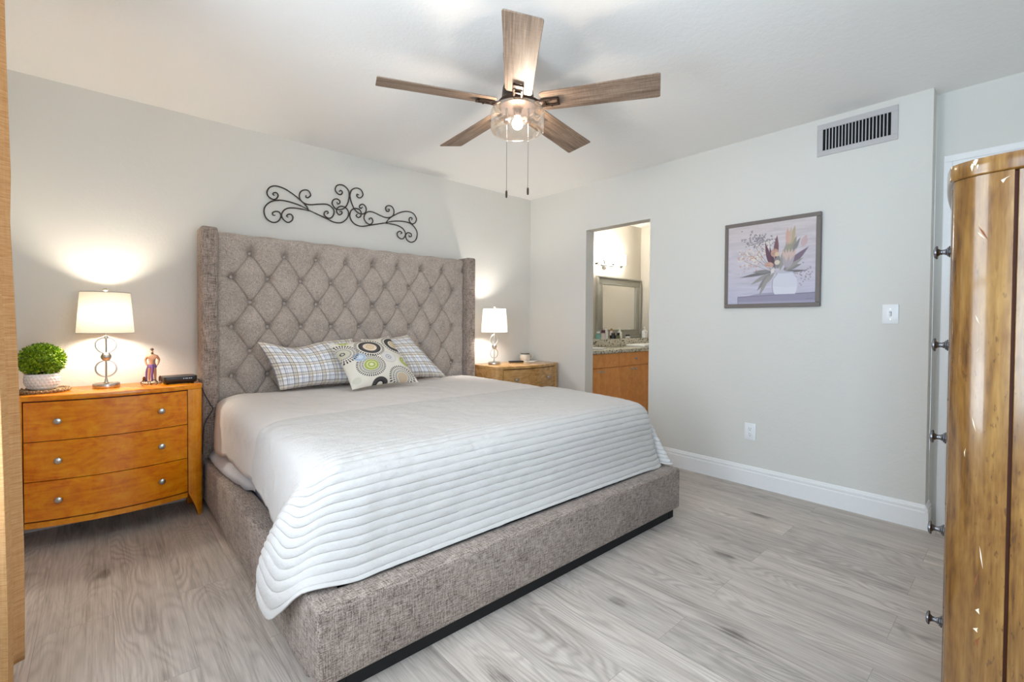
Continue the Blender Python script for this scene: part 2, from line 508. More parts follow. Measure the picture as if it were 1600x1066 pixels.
def grid_mesh(name, V, mat, parent=None, colors=None, sharp=None, close_u=False):
    """V: (rows, cols, 3) array of world points -> mesh object (smooth)"""
    V = np.asarray(V, float); nr, nc = V.shape[:2]
    base = np.array(wloc(parent)) if parent is not None else np.zeros(3)
    verts = (V - base).reshape(-1, 3)
    i = np.arange(nr * nc).reshape(nr, nc)
    if close_u: i = np.concatenate([i, i[:, :1]], axis=1)
    q = np.stack([i[:-1, :-1], i[:-1, 1:], i[1:, 1:], i[1:, :-1]], -1).reshape(-1, 4)
    me = bpy.data.meshes.new(name); me.from_pydata(verts.tolist(), [], q.tolist())
    if colors is not None:
        at = me.color_attributes.new('Col', 'FLOAT_COLOR', 'POINT')
        c = np.concatenate([colors.reshape(-1, 3), np.ones((nr * nc, 1))], 1).astype(np.float32)
        at.data.foreach_set('color', c.ravel())
    return link_mesh(name, me, mat, parent, sharp)

def loft(ctrl, nr, nc):
    """smooth surface through a control grid: Hermite with chord-length tangents, evenly sampled"""
    C = np.asarray(ctrl, float)
    def run(C, axis, n):
        P = np.moveaxis(C, axis, 0)                                   # (k, m, 3)
        D = np.linalg.norm(np.diff(P, axis=0), axis=2)[..., None] ** .75 + 1e-5
        Tn = np.zeros_like(P); S_ = np.diff(P, axis=0) / D
        Tn[1:-1] = (S_[:-1] * D[1:] + S_[1:] * D[:-1]) / (D[1:] + D[:-1]); Tn[0] = S_[0]; Tn[-1] = S_[-1]
        L = np.linalg.norm(np.diff(P, axis=0), axis=2).mean(1); cnt = np.maximum(2, np.round(L / L.sum() * n)).astype(int)
        out = []
        for j in range(len(P) - 1):
            for t in np.arange(cnt[j]) / cnt[j]:
                out.append((2 * t ** 3 - 3 * t * t + 1) * P[j] + (t ** 3 - 2 * t * t + t) * D[j] * Tn[j] + (3 * t * t - 2 * t ** 3) * P[j + 1] + (t ** 3 - t * t) * D[j] * Tn[j + 1])
        out.append(P[-1]); return np.moveaxis(np.array(out), 0, axis)
    return run(run(C, 1, nc), 0, nr)

def grid_normals(V):
    du = np.gradient(V, axis=1); dv = np.gradient(V, axis=0)
    n = np.cross(du, dv); return n / (np.linalg.norm(n, axis=2, keepdims=True) + 1e-9)

def s2l(img):
    img = np.clip(img / 255.0, 0, 1)
    return np.where(img <= 0.04045, img / 12.92, ((img + 0.055) / 1.055) ** 2.4)

_rng = np.random.default_rng(5)
def vnoise(x, y, seed=0):
    """smooth value noise on arrays"""
    xi = np.floor(x).astype(int); yi = np.floor(y).astype(int); xf = x - xi; yf = y - yi
    def h(a, b):
        v = np.sin(a * 127.1 + b * 311.7 + seed * 74.7) * 43758.5453
        return v - np.floor(v)
    u = xf * xf * (3 - 2 * xf); w = yf * yf * (3 - 2 * yf)
    return (h(xi, yi) * (1 - u) + h(xi + 1, yi) * u) * (1 - w) + (h(xi, yi + 1) * (1 - u) + h(xi + 1, yi + 1) * u) * w

# ------------------------------------------------------------------ room shell
XR, YH, YE, H = 3.42, 3.5615, 0.379, 2.44
XW, YS, XB = -0.40, -0.56, 5.51            # west wall, south wall, far bathroom wall
TH = 0.115
struct('floor', box(B(), XW - .25, XB + .1, YS - .25, YH + .1, -0.05, 0.0), M['floor'])
struct('ceiling', box(B(), XW - .1, XB + .1, YS - .1, YH + .1, H, H + 0.06), M['ceiling'])
struct('wall_north', box(B(), XW - .1, XR + TH * .5, YH, YH + 0.1, 0, H), M['wall'])
b = B()
box(b, XR, XR + TH, YE, 2.125, 0, H)
box(b, XR, XR + TH, 2.803, YH, 0, H)
box(b, XR, XR + TH, 2.125, 2.803, 2.012, H)
struct('wall_east', b, M['wall'])
RX = XR + TH + 0.008                        # recessed stretch of the east wall, with the door
DY0, DY1, DZ = -0.50, 0.262, 2.0
b = B()
box(b, RX, RX + .1, DY1, YE, 0, H); box(b, RX, RX + .1, YS, DY0, 0, H); box(b, RX, RX + .1, DY0, DY1, DZ, H)
struct('wall_recess', b, M['wall'])
WY0, WY1, WZ0, WZ1 = 0.85, 1.80, 0.56, 2.16
b = B()
NY0, NY1, NZ0, NZ1 = -0.45, 0.05, 0.70, 2.10
box(b, XW - .1, XW, YS, NY0, 0, H); box(b, XW - .1, XW, NY0, NY1, 0, NZ0); box(b, XW - .1, XW, NY0, NY1, NZ1, H); box(b, XW - .1, XW, NY1, WY0, 0, H)
box(b, XW - .1, XW, WY1, YH, 0, H); box(b, XW - .1, XW, WY0, WY1, 0, WZ0); box(b, XW - .1, XW, WY0, WY1, WZ1, H)
struct('wall_west', b, M['wall'])
SX0, SX1 = 0.25, 1.35
b = B()
SZ0, SZ1 = 0.60, 2.10
box(b, XW, SX0, YS - .1, YS, 0, H); box(b, SX1, RX + .1, YS - .1, YS, 0, H); box(b, SX0, SX1, YS - .1, YS, 0, SZ0); box(b, SX0, SX1, YS - .1, YS, SZ1, H)
struct('wall_south', b, M['wall'])
# bathroom beyond the opening
struct('wall_bathroom_north', box(B(), XR + TH * .5, XB + .1, YH, YH + .1, 0, H), M['bathwall'])
struct('wall_bathroom_east', box(B(), XB, XB + .1, 0.9, YH, 0, H), M['bathwall'])
struct('wall_bathroom_south', box(B(), XR + TH, XB, 0.9, 1.0, 0, H), M['bathwall'])

def window(name, axis, at, a0, a1, WZ0, WZ1):
    b = B(); w = .045
    def bar(u0, u1, z0, z1):
        if axis == 'x': box(b, at - .03, at + .03, u0, u1, z0, z1, .004, 1)
        else: box(b, u0, u1, at - .03, at + .03, z0, z1, .004, 1)
    bar(a0, a1, WZ0, WZ0 + w); bar(a0, a1, WZ1 - w, WZ1); bar(a0, a0 + w, WZ0 + w, WZ1 - w); bar(a1 - w, a1, WZ0 + w, WZ1 - w)
    zm = (WZ0 + WZ1) / 2; bar(a0 + w, a1 - w, zm - .02, zm + .02)
    o = struct(name, b, M['trim'])
    p = B()
    if axis == 'x': box(p, at - .003, at + .003, a0 + w, a1 - w, WZ0 + w, WZ1 - w)
    else: box(p, a0 + w, a1 - w, at - .003, at + .003, WZ0 + w, WZ1 - w)
    struct('window_pane', p, M['pane'], o)
window('window_1', 'x', XW - .05, WY0, WY1, WZ0, WZ1)
window('window_3', 'x', XW - .05, NY0, NY1, NZ0, NZ1)
window('window_2', 'y', YS - .05, SX0, SX1, SZ0, SZ1)

# baseboards: moulded profile run along the walls
BPROF = [(0, 0), (0.016, 0), (0.016, 0.098), (0.0125, 0.103), (0.0125, 0.108), (0.014, 0.112), (0.014, 0.121), (0.010, 0.124), (0.008, 0.134), (0.004, 0.1385), (0, 0.1385)]
def baseboard(bm, p0, p1, n):
    """profile swept from p0 to p1, n = direction out of the wall"""
    t = bmesh.new(); P0, P1, N_ = Vector((*p0, 0)), Vector((*p1, 0)), Vector((*n, 0))
    ra = [t.verts.new(P0 + N_ * d + Vector((0, 0, z))) for d, z in BPROF]; rb = [t.verts.new(P1 + N_ * d + Vector((0, 0, z))) for d, z in BPROF]
    for i in range(len(BPROF) - 1): t.faces.new((ra[i], ra[i + 1], rb[i + 1], rb[i]))
    t.faces.new(ra[::-1]); t.faces.new(rb); bmesh.ops.recalc_face_normals(t, faces=t.faces[:]); merge(bm, t); return bm
b = B(); baseboard(b, (XR, YE), (XR, 2.125), (-1, 0)); baseboard(b, (XR, 2.803), (XR, YH), (-1, 0)); baseboard(b, (RX - .001, YE), (XR - .016, YE), (0, -1))
struct('baseboard_east', b, M['trim'], sharp=20)
struct('baseboard_north', baseboard(B(), (XW, YH), (XR, YH), (0, -1)), M['trim'], sharp=20)
struct('baseboard_west', baseboard(B(), (XW, YS), (XW, YH), (1, 0)), M['trim'], sharp=20)

# door in the recess: casing and panelled slab
b = B()
CW = .082
for y0, y1, z0, z1 in ((DY1, DY1 + CW, 0, DZ), (DY0 - .05, DY0, 0, DZ), (DY0 - .05, DY1 + CW, DZ, DZ + CW)):
    box(b, RX - .012, RX, y0, y1, z0, z1, .003, 1)
for y0, y1, z0, z1 in ((DY1 + CW * .55, DY1 + CW, 0, DZ + CW * .55), (DY0 - .05, DY1 + CW, DZ + CW * .55, DZ + CW)):
    box(b, RX - .02, RX - .012, y0, y1, z0, z1, .003, 1)
for y0, y1, z0, z1 in ((DY1 + .005, DY1 + CW * .3, 0, DZ + .005), (DY0 - .05, DY1 + CW * .3, DZ + .005, DZ + CW * .3)):
    box(b, RX - .017, RX - .012, y0, y1, z0, z1, .002, 1)
struct('trim_1', b, M['trim'], sharp=20)
b = B(); box(b, RX + .012, RX + .05, DY0 + .003, DY1 - .003, .008, DZ - .003, .002, 1)
for z0, z1 in ((.2, .9), (1.05, 1.85)):
    for y0, y1 in ((DY0 + .1, -.17), (-.07, DY1 - .1)): box(b, RX + .006, RX + .012, y0, y1, z0, z1, .005, 1)
dr = struct('door_1', b, M['trim'])
b = B(); lathe(b, [(0, 0), (.027, 0), (.027, .006), (.011, .012), (.011, .03), (.026, .042), (.029, .055), (.02, .068), (0, .07)], 20, mtx=Matrix.Translation((RX + .012, DY0 + .065, .95)) @ Matrix.Rotation(-PI / 2, 4, 'Y'))
obj('door_knob', b, M['nickel'], dr)

# ------------------------------------------------------------------ the bed
BX0, BX1, BYF, BYH = 0.465, 2.553, 1.365, 3.535
bed = thing('upholstered_bed', 'king bed with grey linen frame, tall diamond tufted headboard and side wings', 'bed', ((BX0 + BX1) / 2, 2.45, 0))
hb = obj('headboard', box(B(), .548, 2.465, 3.521, 3.539, .12, 1.66, .008), M['linen'], bed)
for x0, x1 in ((BX0 - .005, .55), (2.463, BX1)):
    obj('wing', box(B(), x0, x1, 3.368, 3.540, .03, 1.722, .016, 3), M['linen'], bed)
# tufted panel: height field with diamond creases and deep button pits
CX0, DXB, ZR, DZB = 0.638, 0.2152, 1.425, 0.162
PX0, PX1, PZ0, PZ1 = 0.548, 2.465, 0.50, 1.706
ncx, ncz = 820, 524
X, Z = np.meshgrid(np.linspace(PX0, PX1, ncx), np.linspace(PZ1, PZ0, ncz))
bu = []
for k in range(6):
    z = ZR + DZB * (1 - k)
    if k % 2 == 0: bu += [(CX0 + DXB * (i + .5), z) for i in range(8)]
    else: bu += [(CX0 + DXB * i, z) for i in range(9)]
a = (X - CX0) / DXB; bq = (Z - ZR) / (2 * DZB)
sst = lambda t: np.clip(t, 0, 1) ** 2 * (3 - 2 * np.clip(t, 0, 1))
e = 0.17
core = (np.abs(np.sin(PI * (a + bq)) * np.sin(PI * (a - bq))) + 1e-6) ** e
zt = ZR + DZB
topv = (np.abs(np.cos(PI * a)) + 1e-6) ** (2 * e)
s_t = sst((Z - zt) / .085)
hgt = np.where(Z > zt, topv * (1 - s_t) + s_t * 1.0, core)
xl, xr = CX0, CX0 + 8 * DXB
sidev = (np.abs(np.sin(PI * bq)) + 1e-6) ** (2 * e)
inb = Z <= zt
for cond, dd in ((X < xl, (xl - X) / .075), (X > xr, (X - xr) / .075)):
    s_ = sst(dd); hgt = np.where(cond & inb, sidev * (1 - .65 * s_) + .65 * s_, hgt)
dep = 0.044 * hgt
for bx_, bz_ in bu:
    r2 = (X - bx_) ** 2 + (Z - bz_) ** 2
    dep -= 0.030 * np.exp(-r2 / .0170 ** 2) + 0.017 * np.exp(-r2 / .034 ** 2)
# slack at the edges: soft scallops, rolled-over top
dep -= 0.030 * (1 - np.sqrt(np.clip(1 - (1 - np.clip((PZ1 - Z) / .035, 0, 1)) ** 2, 0, 1)))
dep -= 0.020 * (1 - np.sqrt(np.clip(1 - (1 - np.clip((X - PX0) / .022, 0, 1)) ** 2, 0, 1)))
dep -= 0.020 * (1 - np.sqrt(np.clip(1 - (1 - np.clip((PX1 - X) / .022, 0, 1)) ** 2, 0, 1)))
Zs = Z + 0.003 * np.sin(PI * a * 2 + PI / 2) * np.clip((Z - 1.62) / .08, 0, 1)
grid_mesh('tufted_panel', np.stack([X, 3.474 - dep, Zs], -1), M['linen_fine'], hb)
for bx_, bz_ in bu:
    b = B(); lathe(b, [(0, -.004), (.0115, -.004), (.0125, .001), (.010, .005), (.005, .0075), (0, .008)], 14, mtx=Matrix.Translation((bx_, 3.486, bz_)) @ Matrix.Rotation(PI / 2, 4, 'X'))
    obj('button', b, M['button'], hb)
obj('side_rail', box(B(), BX0, BX0 + .102, BYF + .09, 3.37, .035, .288, .016, 3), M['linen'], bed)
obj('side_rail', box(B(), BX1 - .102, BX1, BYF + .09, 3.37, .035, .288, .016, 3), M['linen'], bed)
obj('foot_rail', box(B(), BX0, BX1, BYF, BYF + .104, .052, .288, .016, 3), M['linen'], bed)
for x in (BX0 + .041, BX1 - .091):
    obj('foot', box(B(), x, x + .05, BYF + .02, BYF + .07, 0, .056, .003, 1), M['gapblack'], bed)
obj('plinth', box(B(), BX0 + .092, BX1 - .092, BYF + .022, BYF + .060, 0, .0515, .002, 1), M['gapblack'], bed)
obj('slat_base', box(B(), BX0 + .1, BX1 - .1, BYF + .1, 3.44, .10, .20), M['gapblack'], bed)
obj('mattress', box(B(), .575, 2.455, 1.575, 3.435, .205, .640, .05, 4), M['mattress'], bed)

def drape(name, ctrl, nr, nc, mat, label, cat, thick=.006, ribs=None, wrinkle=.0, group=None, seed=0):
    V = loft(ctrl, nr, nc); n = grid_normals(V)
    nr, nc = V.shape[:2]
    z0 = np.zeros((nr, 1)); z1 = np.zeros((1, nc))
    As = np.concatenate([z0, np.cumsum(np.linalg.norm(np.diff(V, axis=1), axis=2), axis=1)], 1)      # arc length across
    At = np.concatenate([z1, np.cumsum(np.linalg.norm(np.diff(V, axis=0), axis=2), axis=0)], 0)      # arc length along
    As = As - As[:, nc // 2:nc // 2 + 1]; At = At[:, nc // 2:nc // 2 + 1] + 0 * As
    hgt = wrinkle * ((vnoise(As / .07, At / .06, seed) - .5) + .6 * (vnoise(As / .028, At / .025, seed + 3) - .5))
    if ribs is not None: hgt = hgt + ribs(V, As, At)
    sgn = np.where(n[..., 2:3].mean() < 0, -1.0, 1.0)
    V = V + n * sgn * hgt[..., None]
    for edge in (0, -1):                                              # gently wavy side hems
        d = np.abs(As - As[:, edge][:, None]); V[..., 2] += .016 * (vnoise(At / .085, 0 * At, seed + 9) - .5) * np.exp(-(d / .06) ** 2) * (V[..., 2] > .30)
    o = grid_mesh(name, V, mat); tag(o, label, cat, group)
    md = o.modifiers.new('thickness', 'SOLIDIFY'); md.thickness = thick; md.offset = 1.0 if sgn > 0 else -1.0
    return o

def row(y, ztop, lh, lm, rm, rh, xl=.552, xr=2.478):
    """left hem, left mid, left shoulder, top..., right shoulder, right mid, right hem; hems are (x, z)"""
    return [(lh[0], y, lh[1]), (lm[0], y, lm[1]), (xl, y, ztop - .038), (xl + .06, y, ztop - .006), (.85, y, ztop), (1.2, y, ztop + .003), (1.5, y, ztop + .004), (1.8, y, ztop + .003),
            (2.15, y, ztop), (xr - .06, y, ztop - .006), (xr, y, ztop - .038), (rm[0], y, rm[1]), (rh[0], y, rh[1])]
# pale sheet on the mattress, its side falling onto the rail by the headboard
ctrl = [row(3.355, .650, (.490, .300), (.541, .372), (2.474, .42), (2.49, .32), .560, 2.462),
        row(3.20, .650, (.490, .300), (.541, .372), (2.474, .42), (2.50, .31), .560, 2.470),
        row(2.95, .650, (.496, .299), (.541, .370), (2.474, .42), (2.50, .31), .560, 2.470),
        row(2.70, .650, (.520, .299), (.545, .40), (2.474, .42), (2.50, .31), .560, 2.470),
        row(2.48, .651, (.553, .310), (.558, .42), (2.470, .44), (2.48, .32), .560, 2.470)]
drape('bed_sheet', ctrl, 60, 110, M['sheet'], 'pale bluish bed sheet hanging onto the left bed rail beside the nightstand', 'bed sheet', .004, None, .004, seed=2)
# smooth white cover from the pillows to a fold across the bed
ctrl = [row(3.345, .664, (.524, .44), (.528, .52), (2.492, .50), (2.51, .40), .548, 2.485),
        row(3.24, .668, (.507, .362), (.514, .49), (2.498, .50), (2.52, .38), .542, 2.487),
        row(3.12, .667, (.508, .370), (.515, .49), (2.498, .50), (2.52, .37), .542, 2.487),
        row(2.85, .667, (.513, .395), (.518, .50), (2.498, .50), (2.52, .37), .542, 2.487),
        row(2.58, .667, (.516, .392), (.520, .50), (2.498, .50), (2.52, .36), .544, 2.487),
        row(2.38, .665, (.521, .408), (.525, .50), (2.496, .50), (2.512, .36), .547, 2.485),
        row(2.26, .659, (.530, .415), (.534, .50), (2.488, .50), (2.494, .38), .553, 2.480),
        row(2.10, .655, (.536, .420), (.540, .50), (2.482, .50), (2.486, .38), .556, 2.476)]
drape('blanket', ctrl, 110, 130, M['white_cover'], 'smooth white cotton blanket below the pillows, hanging over the left side of the mattress', 'blanket', .006, None, .0045, seed=8)

# ribbed quilt over the foot of the bed, corner drooping over the left rail
def top(y, z, x0=.66, x1=2.42):
    return [(x0, y, z - .004), (x0 + .07, y, z - .001), (.86, y, z), (1.05, y, z + .001), (1.35, y, z + .003), (1.7, y, z + .003), (2.0, y, z + .002), (2.2, y, z), (2.33, y, z - .002), (x1, y, z - .006)]
Q = []
def qrow(left, mid, right): Q.append(left + mid + right)
def sh(y, z): return [(.553, y, z - .028), (.575, y, z - .017), (.615, y, z - .008)]
qrow([(.505, 2.30, .410), (.512, 2.30, .53), (.538, 2.30, .640)] + sh(2.30, .680), top(2.30, .680), [(2.493, 2.30, .640), (2.506, 2.30, .54), (2.520, 2.30, .44), (2.530, 2.30, .36)])
qrow([(.508, 2.12, .388), (.514, 2.13, .52), (.539, 2.15, .640)] + sh(2.16, .680), top(2.16, .680), [(2.493, 2.15, .640), (2.506, 2.15, .54), (2.522, 2.15, .44), (2.532, 2.15, .35)])
qrow([(.505, 2.00, .366), (.514, 1.98, .515), (.540, 1.97, .638)] + sh(1.98, .677), top(1.98, .677), [(2.493, 1.96, .638), (2.507, 1.95, .54), (2.525, 1.94, .43), (2.538, 1.93, .33)])
qrow([(.503, 1.94, .357), (.513, 1.86, .515), (.540, 1.80, .636)] + sh(1.80, .672), top(1.80, .672), [(2.492, 1.79, .635), (2.508, 1.78, .53), (2.528, 1.76, .42), (2.545, 1.75, .32)])
qrow([(.500, 1.91, .353), (.511, 1.79, .520), (.537, 1.668, .629)] + sh(1.666, .666), top(1.665, .666), [(2.490, 1.67, .630), (2.510, 1.68, .53), (2.532, 1.66, .41), (2.550, 1.65, .31)])
qrow([(.494, 1.885, .350), (.503, 1.74, .510), (.512, 1.588, .603), (.530, 1.579, .612), (.550, 1.573, .622), (.590, 1.568, .637)], top(1.565, .645, .66, 2.42), [(2.474, 1.572, .618), (2.478, 1.600, .590), (2.496, 1.585, .575), (2.525, 1.68, .40)])
qrow([(.484, 1.865, .345), (.477, 1.735, .475), (.470, 1.602, .535), (.490, 1.577, .530), (.515, 1.560, .540), (.560, 1.543, .560)], top(1.522, .575, .66, 2.42), [(2.466, 1.530, .565), (2.466, 1.605, .535), (2.500, 1.540, .525), (2.535, 1.67, .37)])
qrow([(.466, 1.845, .335), (.447, 1.730, .425), (.437, 1.614, .468), (.455, 1.580, .445), (.485, 1.553, .450), (.535, 1.532, .475)], top(1.505, .490, .65, 2.43), [(2.464, 1.512, .485), (2.465, 1.605, .455), (2.508, 1.500, .455), (2.545, 1.66, .35)])
qrow([(.442, 1.815, .318), (.420, 1.725, .375), (.412, 1.642, .390), (.430, 1.592, .355), (.460, 1.552, .365), (.510, 1.522, .395)], top(1.489, .405, .64, 2.44), [(2.468, 1.495, .402), (2.465, 1.595, .390), (2.520, 1.462, .385), (2.556, 1.65, .33)])
qrow([(.420, 1.785, .286), (.402, 1.735, .308), (.394, 1.702, .310), (.412, 1.622, .258), (.436, 1.552, .285), (.480, 1.503, .325)], top(1.470, .332, .63, 2.45), [(2.474, 1.474, .332), (2.466, 1.580, .330), (2.532, 1.432, .325), (2.562, 1.64, .31)])
qrow([(.408, 1.750, .240), (.397, 1.728, .228), (.394, 1.708, .205), (.404, 1.650, .164), (.425, 1.558, .221), (.461, 1.484, .2935)], top(1.450, .2945, .62, 2.45), [(2.478, 1.456, .2945), (2.468, 1.570, .3020), (2.540, 1.414, .2985), (2.566, 1.63, .300)])
nrq = 380
def quilt_ribs(V, As, At):
    # arc length along the middle of the quilt, so every channel has the same width
    mid = V[:, V.shape[1] // 2]; seg = np.r_[0, np.cumsum(np.linalg.norm(np.diff(mid, axis=0), axis=1))]
    ph = seg[:, None] / .0305
    sag = .12 * (vnoise(As / .3, At / .2, 31) - .5)
    wave = np.abs(np.sin(PI * (ph + sag))) ** .55
    foot = np.clip((seg[:, None] - .62) / .10, 0, 1)
    side = 1 - .8 * np.clip((.60 - V[..., 0]) / .05, 0, 1) * np.clip((.74 - seg[:, None]) / .05, 0, 1)
    amp = (.0014 + .0040 * foot) * side
    puck = .0034 * foot * (vnoise(As / .016, ph * 1.6, 77) - .5) * wave
    return amp * (wave - .6) + puck
drape('coverlet', Q, nrq, 230, M['quilt'], 'white channel quilted coverlet over the bed foot, one corner drooping past the left rail', 'coverlet', .007, quilt_ribs, .004, seed=4)

# ------------------------------------------------------------------ pillows
def pillow(name, TL, TR, BL, BR, thick, mat, label, group, colors, nu, nv, sag=0.0, back=(.9, .9, .88)):
    TL, TR, BL, BR = (np.array(p, float) for p in (TL, TR, BL, BR))
    u = np.linspace(0, 1, nu)[None, :, None]; v = np.linspace(0, 1, nv)[:, None, None]
    # concave edges between pointed corners
    pu = .030 * np.sin(PI * v); pv = .050 * np.sin(PI * u)
    uu = u + pu * (1 - 2 * u); vv = v + pv * (1 - 2 * v)
    P = (TL * (1 - uu) + TR * uu) * (1 - vv) + (BL * (1 - uu) + BR * uu) * vv
    P[..., 2] -= (sag * np.sin(PI * np.clip(u * 1.5, 0, 1)) ** 2 * (1 - v) ** 1.5)[..., 0]
    nrm = np.cross(TR - TL, BL - TL); nrm /= np.linalg.norm(nrm)
    if nrm[1] > 0: nrm = -nrm
    prof = (np.clip(4 * u * (1 - u), 0, 1) ** .55) * (np.clip(4 * v * (1 - v), 0, 1) ** .55)
    wr = .010 * (vnoise(u[..., 0] * 6, v[..., 0] * 4, 12) - .5)[..., None] * prof + .004 * (vnoise(u[..., 0] * 17, v[..., 0] * 11, 5) - .5)[..., None] * prof
    front = P + nrm * (prof * thick * .62 + wr); bk = P - nrm * prof * thick * .38
    o = grid_mesh(name, np.concatenate([front, bk[::-1]], 0), mat, None, np.concatenate([colors, np.ones_like(colors) * np.array(back)], 0))
    return tag(o, label, 'pillow', group)

def plaid(nu, nv, wu, wv):
    u = np.linspace(0, wu, nu)[None, :]; v = np.linspace(0, wv, nv)[:, None]
    img = np.ones((nv, nu, 3)) * np.array([244, 243, 243.])
    def stripes(c, per, off, w, col, al):
        d = np.abs((c - off + per / 2) % per - per / 2)
        k = (np.clip((w - d) / .0022 + .5, 0, 1) * al)
        return k[..., None], np.array(col, float)
    P_ = .092
    for c in (u, v):
        for off, w, col, al in ((.012, .0105, (224, 214, 192), .40), (.000, .0024, (96, 96, 112), .9), (.024, .0024, (140, 118, 96), .85), (.012, .002, (150, 140, 128), .45),
                                (.050, .0020, (104, 112, 140), .7), (.060, .0016, (104, 112, 140), .5), (.075, .0030, (196, 206, 226), .4)):
            k, col = stripes(c + 0 * (u + v), P_, off, w, col, al); img = img * (1 - k) + col * k
    return img
nu, nv = 230, 150
M['plaid'] = vcol_mat('plaid_cotton', .9, .2, 220)
img = plaid(nu, nv, .62, .40)
pillow('plaid_pillow', (.748, 3.300, 1.005), (1.40, 3.365, 1.015), (.868, 3.245, .690), (1.44, 3.215, .692), .19, M['plaid'], 'blue and tan plaid bed pillow, the left one leaning on the headboard', 'plaid pillows against the headboard', s2l(img), nu, nv, .035)
pillow('plaid_pillow', (1.46, 3.355, 1.010), (1.845, 3.345, 1.038), (1.52, 3.235, .690), (2.125, 3.200, .692), .17, M['plaid'], 'blue and tan plaid bed pillow, the right one behind the medallion cushion', 'plaid pillows against the headboard', s2l(np.roll(img, 37, axis=1)), nu, nv, .0)

def medallions(n):
    u = np.linspace(0, 1, n)[None, :]; v = np.linspace(0, 1, n)[:, None]
    img = np.ones((n, n, 3)) * np.array([222, 216, 204.])
    def put(mask, col):
        nonlocal img
        k = np.clip(mask, 0, 1)[..., None]; img = img * (1 - k) + np.array(col, float) * k
    def disc(cu, cv, r0, r1, col):
        r = np.hypot(u - cu, v - cv); put(np.minimum((r - r0), (r1 - r)) * n * .8 + .5, col)
    def dashes(cu, cv, r0, r1, k, col, duty=.5, ph=0):
        r = np.hypot(u - cu, v - cv); an = np.arctan2(v - cv, u - cu) / (2 * PI) * k + ph
        d = np.abs((an % 1) - .5) * 2
        arc = (duty - d) * (2 * PI * r / k) * .5 * n + .3
        put(np.minimum(np.minimum(r - r0, r1 - r) * n * .8 + .5, arc), col)
    blk, olive, sage, blue, tan, gry = (44, 42, 44), (164, 172, 88), (204, 206, 150), (176, 190, 206), (196, 176, 150), (196, 194, 192)
    # large dark medallion, top centre
    disc(.46, .265, 0, .165, blk); disc(.46, .265, .120, .126, (130, 126, 122)); dashes(.46, .265, .128, .158, 44, (120, 116, 112), .35)
    disc(.46, .265, 0, .105, (226, 206, 186)); disc(.46, .265, .040, .060, (204, 180, 140)); disc(.46, .265, .015, .028, (206, 176, 120)); dashes(.46, .265, .185, .225, 34, blk, .5)
    # olive centre, lower left, rays of dashes
    for r0, r1, k in ((.115, .140, 46), (.150, .175, 46), (.185, .215, 46)): dashes(.33, .66, r0, r1, 40, blk, .52)
    disc(.33, .66, 0, .105, olive); disc(.33, .66, .055, .075, sage); disc(.33, .66, 0, .030, (216, 214, 180))
    # pale blue rings
    disc(.22, .46, 0, .090, blue); disc(.22, .46, .058, .066, (150, 166, 188)); disc(.22, .46, .030, .038, (226, 232, 238)); disc(.22, .46, 0, .014, (226, 232, 238))
    # grey dotted rings
    disc(.66, .53, .0, .105, (212, 208, 204)); dashes(.66, .53, .108, .125, 50, (170, 168, 168), .5); disc(.66, .53, .035, .048, (150, 150, 160)); disc(.66, .53, .0, .016, (150, 150, 160))
    # cut-off ones at the edges
    for r0, r1 in ((.09, .115), (.13, .16), (.17, .205)): dashes(.05, .30, r0, r1, 34, blk, .5)
    disc(.05, .30, 0, .085, (200, 196, 176)); disc(.05, .30, .02, .032, blk)
    disc(.93, .62, 0, .095, olive); disc(.93, .62, .050, .068, sage); disc(.93, .62, 0, .030, (216, 214, 180))
    for r0, r1 in ((.09, .115), (.13, .155), (.17, .205)): dashes(.75, .93, r0, r1, 34, blk, .5)
    disc(.75, .93, 0, .08, tan)
    disc(.40, 1.02, .05, .12, blk); dashes(.40, 1.02, .07, .115, 40, (120, 116, 112), .4)
    disc(.92, .24, .10, .165, blk); disc(.92, .24, 0, .085, (206, 188, 160)); dashes(.92, .24, .108, .155, 40, (120, 116, 112), .4); dashes(.92, .24, .185, .215, 34, blk, .5)
    disc(.16, .05, 0, .07, sage); disc(.16, .05, .03, .045, olive)
    disc(.08, .88, 0, .06, (206, 202, 186))
    return img
n = 250
M['medallion'] = vcol_mat('medallion_print', .9, .25, 260)
pillow('medallion_cushion', (1.150, 3.150, .985), (1.590, 3.160, 1.034), (1.232, 2.960, .690), (1.725, 2.955, .700), .17, M['medallion'], 'square cream cushion printed with black, olive and blue medallions', None, s2l(medallions(n)), n, n, 0.0, (.75, .72, .64))

# ------------------------------------------------------------------ nightstands
def knob(bm, base, direction, r=.016, length=.024, prof=None):
    prof = prof or [(0, 0), (r * .55, 0), (r * .5, length * .12), (r * .36, length * .3), (r * .42, length * .5), (r * .9, length * .62), (r, length * .78), (r * .8, length * .95), (r * .3, length * 1.05), (0, length * 1.06)]
    q = Vector(direction).normalized().to_track_quat('Z', 'Y').to_matrix().to_4x4()
    return lathe(bm, prof, 20, mtx=Matrix.Translation(base) @ q)

def bow(x, w=.33, dep=.058, y0=-.006):
    t = max(-1.0, min(1.0, x / w)); return y0 - dep * (1 - t * t)

